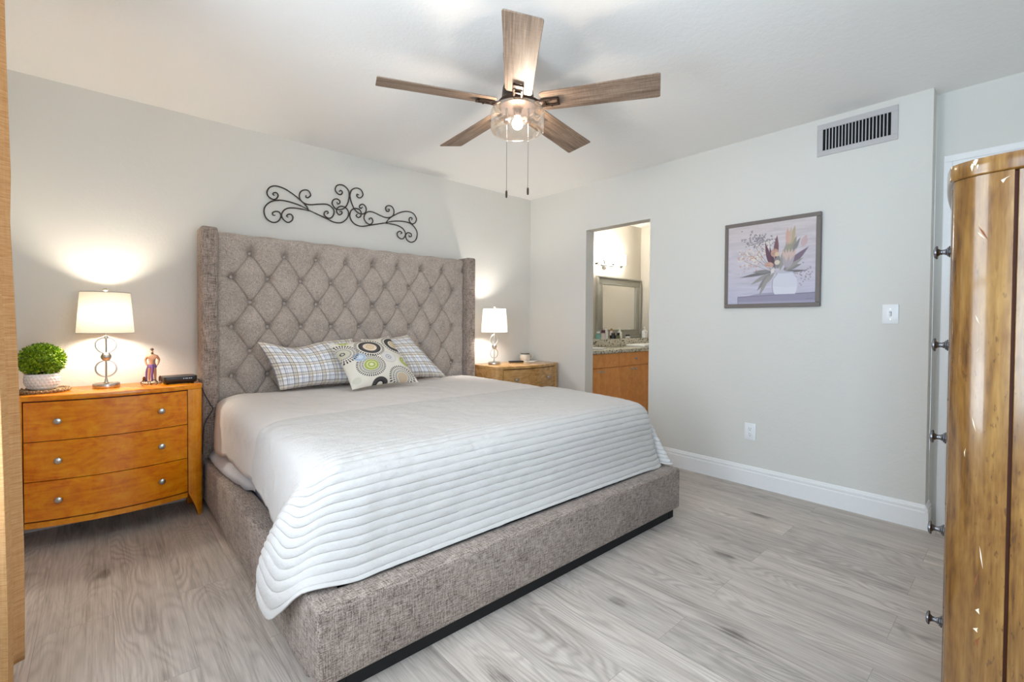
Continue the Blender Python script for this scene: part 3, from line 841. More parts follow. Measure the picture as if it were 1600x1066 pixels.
def nightstand(loc, Ht, label, wood, plain_wood, depth=.30):
    t = thing('nightstand', label, 'nightstand', loc, 0, 'nightstands beside the bed')
    hw, pw = .405, .075
    N = 24
    xs = [-.33 + .66 * i / N for i in range(N + 1)]
    # top slab with bowed front and rounded post corners
    o = [(-hw, depth)] + [(-hw, .03), (-hw + .006, .012), (-hw + .022, -.004), (-hw + .045, -.010)] + [(x, bow(x) - .012) for x in xs] + [(hw - .045, -.010), (hw - .022, -.004), (hw - .006, .012), (hw, .03)] + [(hw, depth)]
    obj('top', prism(B(), o, Ht - .026, Ht, .004), wood, t, local=True)
    # corner posts, flaring out into feet
    for s in (-1, 1):
        b = bmesh.new(); rings = []
        for z, inn in ((0, .046), (.012, .045), (.05, .036), (.09, .020), (.13, .004), (.15, 0), (Ht - .0265, 0)):
            pts = [(hw - .004, .075), (hw - .004, .022), (hw - .010, .006), (hw - .026, -.005), (hw - pw * .65 + inn * .4, -.010), (hw - pw + inn, -.008), (hw - pw + inn, .075)]
            rings.append([b.verts.new((s * x, y, z)) for x, y in pts])
        for ra, rb in zip(rings, rings[1:]):
            for i in range(len(ra)): b.faces.new((ra[i], ra[(i + 1) % len(ra)], rb[(i + 1) % len(ra)], rb[i]))
        b.faces.new(rings[0]); b.faces.new(rings[-1]); bmesh.ops.recalc_face_normals(b, faces=b.faces[:])
        obj('leg', b, plain_wood, t, local=True, sharp=50)
        obj('leg', box(B(), s * (hw - .004) - (.05 if s > 0 else 0), s * (hw - .004) + (0 if s > 0 else .05), depth - .06, depth - .008, 0, Ht - .0265, .004, 1), plain_wood, t, local=True)
        obj('side_panel', box(B(), min(s * (hw - .022), s * (hw - .010)), max(s * (hw - .022), s * (hw - .010)), .0765, depth - .0615, .12, Ht - .027), wood, t, local=True)
    def bowed(z0, z1, off, x0=-.326, x1=.326, th=.02):
        b = bmesh.new(); n = 28; F = []
        for i in range(n + 1):
            x = x0 + (x1 - x0) * i / n; y = bow(x) + off
            F.append([b.verts.new(p) for p in ((x, y, z0), (x, y, z1), (x, y + th, z1), (x, y + th, z0))])
        for p, q in zip(F, F[1:]):
            for k in range(4): b.faces.new((p[k], p[(k + 1) % 4], q[(k + 1) % 4], q[k]))
        b.faces.new(F[0]); b.faces.new(F[-1]); bmesh.ops.recalc_face_normals(b, faces=b.faces[:]); return b
    obj('carcass', bowed(.125, Ht - .028, .012, -.329, .329, .05), M['wood_line'], t, local=True)
    obj('back_panel', box(B(), -.36, .36, depth - .02, depth - .008, .12, Ht - .027), plain_wood, t, local=True)
    obj('apron', bowed(.118, .146, 0), plain_wood, t, local=True)
    zt = Ht - .031; dh = (zt - .151) / 3
    for k in range(3):
        z0 = .151 + k * dh + .002; z1 = .151 + (k + 1) * dh - .002
        d = obj('drawer', bowed(z0, z1, 0), wood, t, local=True)
        for x in (-.205, .205):
            obj('knob', knob(B(), (x, bow(x) + .001, (z0 + z1) / 2), (0, -1, 0)), M['nickel'], d, local=True)
    return t
NLX, NLY, NLZ = .043, 3.235, .768
NRX, NRY, NRZ = 3.000, 3.125, .748
nightstand((NLX, NLY, 0), NLZ, 'honey maple bow-front nightstand with three drawers left of the bed', M['honey'], M['honey_plain'])
nightstand((NRX, NRY, 0), NRZ, 'maple nightstand right of the bed in the room corner, mostly behind the bed', M['pale_wood'], M['pale_wood'], .38)

# ------------------------------------------------------------------ table lamps
def lamp(loc, label, shade_mat, bulb_mat):
    t = thing('table_lamp', label, 'lamp', loc, 0, 'table lamps on the nightstands')
    b = B(); lathe(b, [(0, 0), (.056, 0), (.058, .003), (.058, .021), (.056, .024), (0, .024)], 40); obj('base', b, M['nickel'], t, local=True)
    b = B(); lathe(b, [(.012, .0235), (.014, .026), (.008, .032), (.0055, .05)], 20)
    tube(b, [(0, 0, .03), (0, 0, .42)], .0045, 10); lathe(b, [(.0, .268), (.010, .27), (.010, .285), (.006, .288), (.006, .305), (.013, .308), (.013, .345), (0, .347)], 18)
    obj('stem', b, M['nickel'], t, local=True)
    obj('ring', ring(B(), (0, 0, .1045), .0440, .0042), M['nickel'], t, local=True)
    obj('ring', ring(B(), (0, 0, .2345), .0440, .0042), M['nickel'], t, local=True)
    obj('ball', sphere(B(), (0, 0, .1695), .0235, 24, 14), M['nickel'], t, local=True)
    # shade: open drum, piping top and bottom, spider and finial
    z0, z1, r0, r1 = .300, .522, .122, .106
    b = B(); lathe(b, [(r0, z0), (r0 - (r0 - r1) * .5, (z0 + z1) / 2), (r1, z1)], 56); sh = obj('lamp_shade', b, shade_mat, t, local=True)
    obj('piping', ring(B(), (0, 0, z0), r0, .0022, 'z', 56), M['shade_rim'], sh, local=True); obj('piping', ring(B(), (0, 0, z1), r1, .0022, 'z', 56), M['shade_rim'], sh, local=True)
    b = B()
    for k in range(3):
        a = k * 2 * PI / 3; tube(b, [(0, 0, z1 - .012), (r1 * math.cos(a), r1 * math.sin(a), z1 - .003)], .0016, 6)
    for s in (-1, 1):
        tube(b, crom([(s * .012, 0, .31), (s * .038, 0, .36), (s * .040, 0, .43), (s * .012, 0, .50), (0, 0, .508)], 6), .0016, 6)
    obj('harp', b, M['nickel'], sh, local=True)
    b = B(); lathe(b, [(0, .505), (.006, .506), (.006, .520), (.003, .524), (.011, .532), (.012, .538), (.008, .545), (0, .547)], 18); obj('finial', b, M['nickel'], sh, local=True)
    b = B(); lathe(b, [(0, .347), (.013, .348), (.020, .362), (.036, .392), (.038, .412), (.027, .438), (0, .448)], 20); obj('bulb', b, bulb_mat, t, local=True)
    return t
lamp((.021, 3.385, NLZ), 'lit silver table lamp with two rings and cream shade, on the left nightstand', M['shade'], M['bulb_warm'])
lamp((2.742, 3.33, NRZ), 'lit silver table lamp with two rings and white shade, on the right nightstand', M['shade_white'], M['bulb_white'])

# ------------------------------------------------------------------ things on the left nightstand
PC = (-.226, 3.375)
b = B()
for k in range(7): ring(b, (PC[0], PC[1], NLZ + .006), .012 + k * .0135, .0068, 'z', 40, 8)
co = obj('woven_coaster', b, M['rope']); tag(co, 'round woven seagrass mat under the potted plant', 'mat')
b = B(); n_ = 60; pts = []
for i in range(n_ * 4):
    a = 2 * PI * i / (n_ * 4); w = 2 * PI * i * 26 / (n_ * 4)
    pts.append((PC[0] + (.1000 + .004 * math.cos(w)) * math.cos(a), PC[1] + (.1000 + .004 * math.cos(w)) * math.sin(a), NLZ + .011 + .004 * math.sin(w)))
tube(b, pts, .0055, 6, closed=True); obj('braided_rim', b, M['rope'], co)
pz = NLZ + .0145
pl = thing('potted_boxwood', 'round green artificial boxwood ball in a white dimpled pot on the left nightstand', 'potted plant', (PC[0], PC[1], pz))
prof = [(0, .0), (.046, 0), (.056, .008), (.066, .030), (.0685, .050), (.066, .070), (.062, .080), (.057, .080), (.054, .068), (0, .066)]
# dimpled pot: height field on the revolved wall
nz_, na_ = 70, 200
zz = np.linspace(0, 1, nz_); pr = np.interp(zz * .08, [0, .008, .030, .050, .070, .080], [.048, .056, .0660, .0685, .0660, .0625])
ang = np.linspace(0, 2 * PI, na_, endpoint=False)
AA, ZZ = np.meshgrid(ang, zz)
cell = np.abs(np.sin(AA * 13 + np.floor(ZZ * 5) * PI / 2)) * np.abs(np.sin(PI * ZZ * 5))
RR = pr[:, None] + .0035 * (cell ** .7 - .5) * np.clip(np.sin(PI * ZZ) * 3, 0, 1)
pot = grid_mesh('pot', np.stack([PC[0] + RR * np.cos(AA), PC[1] + RR * np.sin(AA), pz + .0005 + ZZ * .080], -1), M['white_ceramic'], pl, None, None, True)
obj('pot_rim', lathe(B(), [(.0625, .0805), (.058, .0805), (.056, .066)], 60), M['white_ceramic'], pot, local=True)
obj('moss', lathe(B(), [(.057, .068), (.04, .08), (0, .09)], 30), M['soil'], pl, local=True)
b = bmesh.new(); rnd = random.Random(3); FC = Vector((0, 0, .148))
sphere(b, FC, .060, 20, 12, (1, 1, .9))
for i in range(2600):
    z = rnd.uniform(-1, 1); a = rnd.uniform(0, 2 * PI); q = math.sqrt(1 - z * z)
    d = Vector((q * math.cos(a), q * math.sin(a), z)); R_ = rnd.uniform(.062, .086)
    if z < -.82: continue
    p = FC + Vector((d.x * R_, d.y * R_, d.z * R_ * .94))
    out = (d + Vector((rnd.gauss(0, .45), rnd.gauss(0, .45), rnd.gauss(0, .45) + .15))).normalized()
    sdv = out.cross(Vector((rnd.gauss(0, 1), rnd.gauss(0, 1), rnd.gauss(0, 1)))).normalized(); up = out.cross(sdv)
    L, w = rnd.uniform(.013, .019), rnd.uniform(.0036, .0052)
    v = [b.verts.new(p), b.verts.new(p + out * L * .5 + sdv * w), b.verts.new(p + out * L + up * .001), b.verts.new(p + out * L * .5 - sdv * w), b.verts.new(p + out * L * .5 - up * .0016)]
    b.faces.new((v[0], v[1], v[4])); b.faces.new((v[1], v[2], v[4])); b.faces.new((v[2], v[3], v[4])); b.faces.new((v[3], v[0], v[4]))
obj('foliage', b, M['leaf'], pl, local=True, sharp=None)

# statuette: shirtless standing figure, loincloth, two small dogs
skin_m = plain('painted_resin_skin', lin(176, 132, 104), .5, var=.18, scale=120)
purple = plain('purple_painted_cloth', lin(110, 76, 142), .55, var=.25, scale=120)
brown = plain('brown_painted_dog', lin(98, 58, 40), .55, var=.3, scale=150)
stone = plain('painted_base', lin(206, 196, 174), .6, var=.15, scale=90)
darkhair = plain('dark_painted_hair', lin(60, 42, 34), .6, var=.2)
def skin_body(name, verts, edges, radii, mat, parent, root=0, sub=2):
    me = bpy.data.meshes.new(name); me.from_pydata(verts, edges, []); me.materials.append(mat)
    o = bpy.data.objects.new(name, me); COL.objects.link(o); o.parent = parent
    md = o.modifiers.new('skin', 'SKIN'); md.use_smooth_shade = True
    sv = me.skin_vertices[0].data
    for i, r in enumerate(radii): sv[i].radius = (r, r) if not isinstance(r, tuple) else r
    sv[root].use_root = True
    ms = o.modifiers.new('subsurf', 'SUBSURF'); ms.levels = sub; ms.render_levels = sub
    return o
st = thing('statuette', 'small painted statuette of a shirtless standing man in a purple loincloth with two dogs', 'figurine', (.224, 3.43, NLZ), math.radians(-3))
b = B(); prism(b, [(.047 * math.cos(a), .028 * math.sin(a)) for a in [2 * PI * i / 28 for i in range(28)]], 0, .010, .002); obj('plinth', b, stone, st, local=True)
k = .0302
V = [(0, 0, 3.55), (0, -.02, 4.0), (0, 0, 4.6), (0, .02, 5.3), (0, 0, 5.72), (0, -.03, 6.02),                               # 0 pelvis .. 4 neck, 5 skull base
     (0, -.06, 6.45), (-.74, 0, 5.26), (.74, 0, 5.26), (-1.08, .02, 4.60), (1.10, .02, 4.60), (-.86, -.26, 3.80), (.86, -.26, 3.80),  # head, shoulders, elbows, wrists
     (-.64, -.40, 3.45), (.64, -.40, 3.45), (-.34, 0, 3.30), (.34, 0, 3.30), (-.46, -.08, 1.95), (.46, -.02, 1.95), (-.46, 0, .62), (.48, .04, .62), (-.50, -.28, .44), (.54, -.24, .44)]
E_ = [(0, 1), (1, 2), (2, 3), (3, 4), (4, 5), (5, 6), (3, 7), (3, 8), (7, 9), (8, 10), (9, 11), (10, 12), (11, 13), (12, 14), (0, 15), (0, 16), (15, 17), (16, 18), (17, 19), (18, 20), (19, 21), (20, 22)]
R_ = [(.54, .38), (.50, .35), (.58, .40), (.66, .44), .22, .24, .30, .30, .30, .21, .21, .165, .165, .14, .14, .37, .37, .26, .26, .18, .18, .13, .13]
skin_body('body', [(x * k, y * k, z * k) for x, y, z in V], E_, [tuple(q * k for q in r) if isinstance(r, tuple) else r * k for r in R_], skin_m, st)
b = B(); sphere(b, (0, .004, .2005), .0088, 14, 10, (1, 1, .9)); sphere(b, (0, -.005, .1795), .0058, 12, 8, (1, .8, 1.2)); obj('hair', b, darkhair, st, local=True)
b = B()
for z0, z1, r0, r1 in ((.094, .113, .0215, .0195),):
    lathe(b, [(r0, z0), (r0 + .001, z0 + .012), (r1, z1)], 24, mtx=Matrix.Diagonal((1.05, .85, 1, 1)))
tube(b, crom([(0, -.0165, .112), (.002, -.018, .085), (-.001, -.015, .05), (.001, -.012, .016)], 6), [.0062] * 6 + [.0058] * 6 + [.0055] * 7, 10)
tube(b, crom([(-.016, .004, .108), (-.025, .012, .075), (-.027, .014, .03), (-.027, .014, .012)], 6), .005, 8)
obj('loincloth', b, purple, st, local=True)
for s in (-1, 1):
    x = s * .037
    vv = [(x, .008, .030), (x, -.004, .032), (x, -.012, .040), (x, -.019, .043), (x - .004, .010, .020), (x - .004, .009, .0105), (x + .004, .010, .020), (x + .004, .009, .0105), (x - .004, -.006, .021), (x - .004, -.007, .0105), (x + .004, -.006, .021), (x + .004, -.007, .0105), (x, .014, .036)]
    ee = [(0, 1), (1, 2), (2, 3), (0, 4), (4, 5), (0, 6), (6, 7), (1, 8), (8, 9), (1, 10), (10, 11), (0, 12)]
    skin_body('dog', vv, ee, [.0085, .0085, .0065, .0040, .0034, .0026, .0034, .0026, .0034, .0026, .0034, .0026, .002], brown, st)

# cable box
bx_ = thing('cable_box', 'small black cable box on the right end of the left nightstand', 'cable box', (.346, 3.375, NLZ), math.radians(4))
b = bmesh.new()
for z, g in ((.003, .9), (.010, .965), (.022, 1), (.037, 1), (.041, .985)):
    pass
def rrect(w, h, r, n=5):
    out = []
    for cx_, cy_, a0 in ((w - r, h - r, 0), (-(w - r), h - r, PI / 2), (-(w - r), -(h - r), PI), (w - r, -(h - r), 1.5 * PI)):
        for i in range(n + 1): a = a0 + PI / 2 * i / n; out.append((cx_ + r * math.cos(a), cy_ + r * math.sin(a)))
    return out
rings = []
for z, g in ((.004, .86), (.012, .96), (.026, 1), (.040, 1), (.043, .985)):
    rings.append([b.verts.new((x * g, y * g, z)) for x, y in rrect(.082, .062, .016)])
for ra, rb in zip(rings, rings[1:]):
    for i in range(len(ra)): b.faces.new((ra[i], ra[(i + 1) % len(ra)], rb[(i + 1) % len(ra)], rb[i]))
b.faces.new(rings[0][::-1]); b.faces.new(rings[-1])
obj('casing', b, M['black'], bx_, local=True, sharp=50)
for s in (-1, 1):
    for q in (-1, 1): obj('rubber_foot', lathe(B(), [(0, 0), (.008, 0), (.008, .0045), (0, .0045)], 12, loc=(s * .06, q * .042, 0)), M['gapblack'], bx_, local=True)
led = glow('small_blue_led', (.6, .8, 1, 1), 1.2)
b = B()
for i, x in enumerate((.012, .022, .030, .040, .050)): box(b, x, x + (.0045 if i % 2 else .003), -.0627, -.0618, .029, .0315)
obj('indicator_lights', b, led, bx_, local=True)
# eyeglasses lying by the statuette
b = B(); gx, gy, gz = .205, 3.345, NLZ + .004
for s in (-1, 1): ring(b, (gx + s * .021, gy, gz + .010), .0165, .0016, 'y', 24, 6)
tube(b, crom([(gx - .006, gy, gz + .014), (gx, gy, gz + .017), (gx + .006, gy, gz + .014)], 5), .0014, 6)
for s in (-1, 1): tube(b, crom([(gx + s * .037, gy, gz + .014), (gx + s * .038, gy + .02, gz + .012), (gx + s * .026, gy + .045, gz + .003), (gx + s * .010, gy + .058, gz - .002)], 5), .0014, 6)
tag(obj('eyeglasses', b, M['gapblack']), 'dark wire eyeglasses lying in front of the statuette', 'eyeglasses')
# cord falling between nightstand and bed
b = B(); tube(b, crom([(.400, 3.47, NLZ + .014), (.436, 3.455, NLZ + .006), (.4535, 3.440, NLZ + .0045), (.4550, 3.405, NLZ - .02), (.458, 3.362, .735), (.468, 3.352, .70), (.500, 3.350, .625), (.512, 3.352, .590), (.470, 3.355, .50), (.458, 3.36, .32)], 8), .0026, 8)
tag(obj('power_cord', b, M['black']), 'thin black power cord drooping past the left edge of the headboard', 'cord')

# ------------------------------------------------------------------ things on the right nightstand
rm = thing('remote_control', 'black remote control lying flat on the right nightstand', 'remote', (3.045, 3.36, NRZ), math.radians(-22))
obj('casing', box(B(), -.075, .075, -.021, .021, .001, .018, .006, 3), M['black'], rm, local=True)
b = B()
for i in range(7):
    for j in range(2): box(b, -.058 + i * .017, -.049 + i * .017, -.012 + j * .014, -.004 + j * .014, .0178, .0195, .001, 1)
obj('buttons', b, M['slot'], rm, local=True)
mugm = plain('cream_decorated_ceramic', lin(206, 196, 182), .35, var=.30, scale=46)
mg = thing('mug', 'cream patterned ceramic mug with a handle on the right nightstand', 'mug', (3.235, 3.435, NRZ + .0016))
b = B(); lathe(b, [(0, .001), (.036, .0), (.047, .012), (.054, .034), (.053, .052), (.047, .064), (.046, .080), (.042, .080), (.043, .066), (.048, .05), (.046, .02), (0, .012)], 36); obj('body', b, mugm, mg, local=True)
b = B(); tube(b, crom([(.046, -.018, .066), (.068, -.026, .062), (.076, -.030, .044), (.066, -.026, .026), (.050, -.018, .020)], 7), .0052, 8); obj('handle', b, mugm, mg, local=True)
b = B(); lathe(b, [(0, .060), (.044, .060)], 30); obj('contents', b, M['gapblack'], mg, local=True)
b = B(); lathe(b, [(.0462, .068), (.0472, .070), (.0470, .080), (.0462, .0808)], 36); obj('dark_band', b, plain('dark_glaze', lin(60, 70, 74), .3), mg, local=True)
b = B(); box(b, -.085, .085, -.06, .06, 0, .0012, mtx=Matrix.Translation((3.275, 3.40, NRZ + .0002)) @ Matrix.Rotation(.5, 4, 'Z'))
tag(obj('paper_slip', b, M['paper']), 'white slip of paper under the mug on the right nightstand', 'paper')

# ------------------------------------------------------------------ scrolled iron on the wall over the bed (x, z on the wall)
SCROLLS = [
 [(1.15,1.953),(1.134,1.983),(1.088,2.023),(1.034,2.058),(0.981,2.083),(0.925,2.09),(0.887,2.071),(0.871,2.038),(0.878,2.01),(0.903,1.994),(0.927,1.999),(0.942,2.024),(0.933,2.042),(0.914,2.04),(0.909,2.028),(0.918,2.022)],
 [(1.145,1.961),(1.079,1.983),(1.003,1.995),(0.946,1.993),(0.895,1.974),(0.859,1.936),(0.85,1.898),(0.861,1.859),(0.886,1.837),(0.916,1.832),(0.944,1.848),(0.959,1.883),(0.948,1.909),(0.924,1.911),(0.905,1.898),(0.908,1.882),(0.922,1.883)],
 [(1.152,1.952),(1.088,1.956),(1.025,1.952),(0.985,1.934),(0.963,1.898),(0.97,1.866),(1.002,1.845),(1.029,1.861),(1.038,1.886),(1.025,1.905),(1.005,1.902),(0.996,1.888),(1.007,1.882)],
 [(1.131,2.064),(1.13,2.05),(1.145,2.048),(1.163,2.07),(1.15,2.097),(1.125,2.101),(1.097,2.086),(1.084,2.055),(1.092,2.023),(1.12,2.002),(1.162,2),(1.219,2.013),(1.277,2.023),(1.311,2.013),(1.334,1.987),(1.331,1.952),(1.309,1.924),(1.282,1.924),(1.262,1.941),(1.265,1.963),(1.284,1.972),(1.291,1.96),(1.282,1.951)],
 [(1.145,1.958),(1.209,1.937),(1.282,1.914),(1.326,1.898),(1.377,1.898),(1.412,1.916),(1.441,1.954),(1.446,1.99),(1.428,2.018),(1.397,2.028),(1.371,2.019),(1.353,1.995),(1.358,1.969),(1.376,1.959),(1.394,1.972),(1.392,1.987),(1.376,1.984)],
 [(1.371,2.134),(1.384,2.146),(1.397,2.134),(1.384,2.114),(1.361,2.117),(1.342,2.141),(1.351,2.173),(1.379,2.189),(1.412,2.185),(1.443,2.158),(1.45,2.119),(1.441,2.066),(1.42,2.024),(1.387,2.001),(1.351,1.998),(1.328,2.016),(1.318,2.039),(1.328,2.064),(1.354,2.076),(1.376,2.065),(1.376,2.047),(1.361,2.039),(1.354,2.053)],
 [(1.531,2.139),(1.517,2.144),(1.515,2.126),(1.536,2.118),(1.558,2.134),(1.563,2.158),(1.544,2.186),(1.507,2.19),(1.472,2.167),(1.459,2.126),(1.467,2.081),(1.488,2.033),(1.512,2.006),(1.539,1.995),(1.572,2),(1.591,2.03),(1.583,2.06),(1.561,2.073),(1.539,2.06),(1.535,2.044),(1.55,2.039),(1.561,2.051)],
 [(1.517,1.987),(1.507,1.974),(1.523,1.961),(1.544,1.975),(1.547,2.007),(1.528,2.027),(1.496,2.027),(1.467,2.007),(1.456,1.967),(1.467,1.932),(1.496,1.906),(1.539,1.896),(1.583,1.903),(1.649,1.923),(1.729,1.946),(1.776,1.96)],
 [(1.616,1.955),(1.613,1.965),(1.632,1.973),(1.644,1.951),(1.633,1.928),(1.61,1.921),(1.583,1.937),(1.57,1.964),(1.58,1.999),(1.61,2.021),(1.649,2.022),(1.7,2.008),(1.752,1.997),(1.794,2.004),(1.823,2.027),(1.829,2.064),(1.811,2.094),(1.779,2.098),(1.755,2.079),(1.761,2.053),(1.782,2.051),(1.787,2.068),(1.773,2.068)],
 [(1.764,1.961),(1.794,1.998),(1.841,2.033),(1.896,2.064),(1.958,2.081),(2.015,2.072),(2.044,2.031),(2.028,1.992),(1.996,1.984),(1.974,2.009),(1.983,2.033),(2.002,2.03),(1.999,2.013)],
 [(1.758,1.955),(1.817,1.975),(1.884,1.987),(1.952,1.989),(2.002,1.974),(2.041,1.934),(2.05,1.89),(2.031,1.842),(1.99,1.823),(1.952,1.838),(1.939,1.876),(1.958,1.9),(1.99,1.896),(1.993,1.874),(1.974,1.869),(1.971,1.883)],
 [(1.752,1.95),(1.805,1.951),(1.866,1.946),(1.915,1.925),(1.936,1.886),(1.921,1.851),(1.896,1.84),(1.866,1.855),(1.86,1.885),(1.884,1.902),(1.902,1.89),(1.89,1.88)]]
sc_ = thing('scroll_wall_decor', 'dark wrought iron scroll decoration hanging on the wall above the headboard', 'wall decor', (1.52, YH, 1.93))
for i, path in enumerate(SCROLLS):
    b = B(); off = .0115 + .0035 * (i % 3)
    P = crom([(x, YH - off, z) for x, z in path], 6)
    n_ = len(P); tube(b, P, [.0046 if 4 < j < n_ - 5 else .0036 for j in range(n_)], 8)
    obj('scroll', b, M['iron'], sc_, sharp=60)
# ------------------------------------------------------------------ framed still life on the east wall
PY0, PY1, PZ0_, PZ1_ = .894, 1.495, 1.2545, 1.8545
pf = thing('framed_painting', 'framed painting of muted flowers in a white vase on the right wall', 'painting', (XR, (PY0 + PY1) / 2, (PZ0_ + PZ1_) / 2))
fw = .028
b = B()
for y0, y1, z0, z1 in ((PY0, PY1, PZ1_ - fw, PZ1_), (PY0, PY1, PZ0_, PZ0_ + fw), (PY0, PY0 + fw, PZ0_ + fw, PZ1_ - fw), (PY1 - fw, PY1, PZ0_ + fw, PZ1_ - fw)):
    box(b, XR - .026, XR - .001, y0, y1, z0, z1, .003, 1)
obj('frame', b, M['frame'], pf)
def still_life(nw, nh):
    u = np.linspace(0, 1, nw)[None, :] + np.zeros((nh, 1)); v = np.linspace(0, 1, nh)[:, None] + np.zeros((1, nw))
    t = v[..., None]
    img = np.array([203, 192, 190.]) * (1 - t) + np.array([190, 188, 208.]) * t
    img = img + ((vnoise(u * 5, v * 38, 3) - .5) * 16 + (vnoise(u * 14, v * 90, 6) - .5) * 10)[..., None]
    def put(mask, col, al=1.0):
        nonlocal img
        k = (np.clip(mask, 0, 1) * al)[..., None]; img = img * (1 - k) + np.array(col, float) * k
    def ell(cu, cv, a, b_, ang, col, al=1.0, tex=0.0):
        c, s = math.cos(ang), math.sin(ang); x = (u - cu) * c + (v - cv) * s; y = -(u - cu) * s + (v - cv) * c
        d = np.hypot(x / a, y / b_); put((1 - d) * min(a, b_) * nh * .9 + .3, np.array(col, float), al)
        if tex: put((1 - d) * min(a, b_) * nh * .9 * (vnoise(x / a * 3, y / b_ * 4, 9) > .5), np.array(col, float) * .78, tex)
    def leaf(x0, y0, x1, y1, w, col, al=1.0):
        """pointed leaf from stem (x0, y0) to tip (x1, y1)"""
        L = math.hypot(x1 - x0, y1 - y0); dx, dy = (x1 - x0) / L, (y1 - y0) / L
        s = (u - x0) * dx + (v - y0) * dy; q = -(u - x0) * dy + (v - y0) * dx
        hw = w * np.sin(PI * np.clip(s / L, 0, 1) ** .8)
        put((hw - np.abs(q)) * nh * .8 + .2, col, al); put((.0022 - np.abs(q)) * nh * .8 * ((s > 0) & (s < L * .9)), np.array(col, float) * .8, .6)
    def line(x0, y0, x1, y1, w, col, al=.9):
        L = math.hypot(x1 - x0, y1 - y0); dx, dy = (x1 - x0) / L, (y1 - y0) / L
        s = np.clip((u - x0) * dx + (v - y0) * dy, 0, L); put((w - np.hypot(u - x0 - s * dx, v - y0 - s * dy)) * nh + .3, col, al)
    # table
    put((v - (.905 - .03 * (u - .12))) * nh * .6 * (u > .125), (142, 138, 160)); put((v - .965) * nh * .3 * (u > .125), (168, 164, 184), .6)
    put((.008 - np.abs(v - (.908 - .03 * (u - .12)))) * nh * .6 * (u > .125), (100, 96, 118), .8); put((.006 - np.abs(u - .13)) * nh * (v > .905), (110, 106, 128), .7)
    ell(.47, .885, .20, .018, -.05, (126, 124, 150), .55)
    # sprays behind
    rr = random.Random(11)
    for cu, cv, n_, sp, col in ((.30, .40, 130, .085, (224, 214, 198)), (.30, .44, 60, .10, (196, 150, 132)), (.48, .28, 46, .055, (226, 216, 200)), (.42, .22, 70, .06, (132, 122, 128)), (.30, .20, 60, .075, (134, 124, 130)), (.88, .66, 34, .06, (150, 140, 150))):
        for _ in range(n_): ell(cu + rr.gauss(0, sp), cv + rr.gauss(0, sp * .72), .010, .009, 0, col, .9)
    for x1, y1 in ((.26, .36), (.22, .46), (.30, .22), (.44, .20), (.50, .24), (.36, .38)): line(.55, .62, x1, y1, .0035, (120, 112, 112), .7)
    gl, gd, gg = (150, 146, 140), (108, 104, 106), (128, 126, 124)
    for a_ in ((.58, .60, .14, .66, .022, gd), (.52, .60, .30, .60, .024, gg), (.52, .62, .28, .76, .026, gl), (.52, .62, .36, .84, .028, gg), (.50, .64, .38, .92, .022, gl), (.56, .62, .45, .77, .022, gl),
               (.66, .60, .93, .34, .040, (116, 98, 112)), (.66, .60, .86, .54, .030, gg), (.66, .62, .92, .62, .018, gd), (.68, .60, .88, .46, .024, gl), (.66, .62, .82, .70, .02, gl),
               (.62, .60, .70, .26, .032, gl), (.60, .58, .58, .34, .036, gg), (.58, .58, .46, .34, .034, gg), (.72, .40, .80, .20, .03, (146, 142, 122)), (.70, .40, .72, .14, .028, (150, 146, 126)), (.74, .42, .84, .22, .024, gg)): leaf(*a_)
    # blooms
    leaf(.57, .46, .585, .16, .030, (112, 76, 82)); leaf(.52, .54, .45, .24, .026, (96, 64, 76)); leaf(.56, .56, .50, .30, .022, (84, 58, 72))
    leaf(.70, .30, .70, .08, .022, (206, 160, 146)); leaf(.74, .30, .78, .07, .026, (178, 160, 130)); leaf(.72, .30, .74, .08, .02, (196, 170, 148))
    leaf(.86, .34, .90, .20, .036, (196, 168, 168))
    for du in (-.05, -.025, 0, .025, .05): leaf(.71 + du * .3, .54, .72 + du * 1.5, .34, .022, (206, 178, 166))
    for du in (-.04, 0, .04): leaf(.70 + du * .3, .58, .72 + du * 1.6, .42, .020, (170, 160, 166))
    ell(.56, .38, .045, .05, .3, (196, 150, 130), 1, .4); ell(.50, .52, .055, .032, .2, (204, 160, 140), 1, .4); ell(.59, .40, .030, .028, 0, (216, 190, 160)); ell(.59, .50, .032, .030, 0, (214, 200, 178)); ell(.54, .60, .022, .03, .2, (222, 212, 206))
    # vase
    vz = np.clip((v - .62) / .28, 0, 1); half = np.interp(vz, [0, .06, .14, .30, .6, .85, 1], [.10, .085, .10, .135, .142, .132, .11])
    d = half - np.abs(u - .675); inside = (v > .625) & (v < .895)
    put((d * nh * .8 + .3) * inside, (212, 212, 222)); put((d * nh * .8 + .3) * inside * (vnoise(u * 7, v * 12, 21) > .55), (222, 222, 230), .6)
    put((.006 - np.abs(d - .004)) * nh * .8 * inside * (u < .675), (128, 124, 140), .9); put((.004 - np.abs(d - .004)) * nh * .8 * inside * (u > .675), (170, 168, 184), .7)
    ell(.675, .628, .095, .012, 0, (186, 186, 198)); put((.005 - np.abs(v - .892)) * nh * (np.abs(u - .675) < .11), (130, 128, 150), .7)
    line(.90, .955, .97, .948, .004, (110, 106, 128), .7)
    bgc = np.array([198, 190, 198.])
    return img * .84 + bgc * .16
nw, nh = 250, 250
iy0, iy1, iz0, iz1 = PY0 + fw - .003, PY1 - fw + .003, PZ0_ + fw - .003, PZ1_ - fw + .003
YY, ZZ2 = np.meshgrid(np.linspace(iy1, iy0, nw), np.linspace(iz1, iz0, nh))
M['painting'] = vcol_mat('painted_canvas', .7)
cv = grid_mesh('canvas', np.stack([np.full_like(YY, XR - .014), YY, ZZ2], -1), M['painting'], pf, s2l(still_life(nw, nh)))
md = cv.modifiers.new('thickness', 'SOLIDIFY'); md.thickness = .010; md.offset = -1

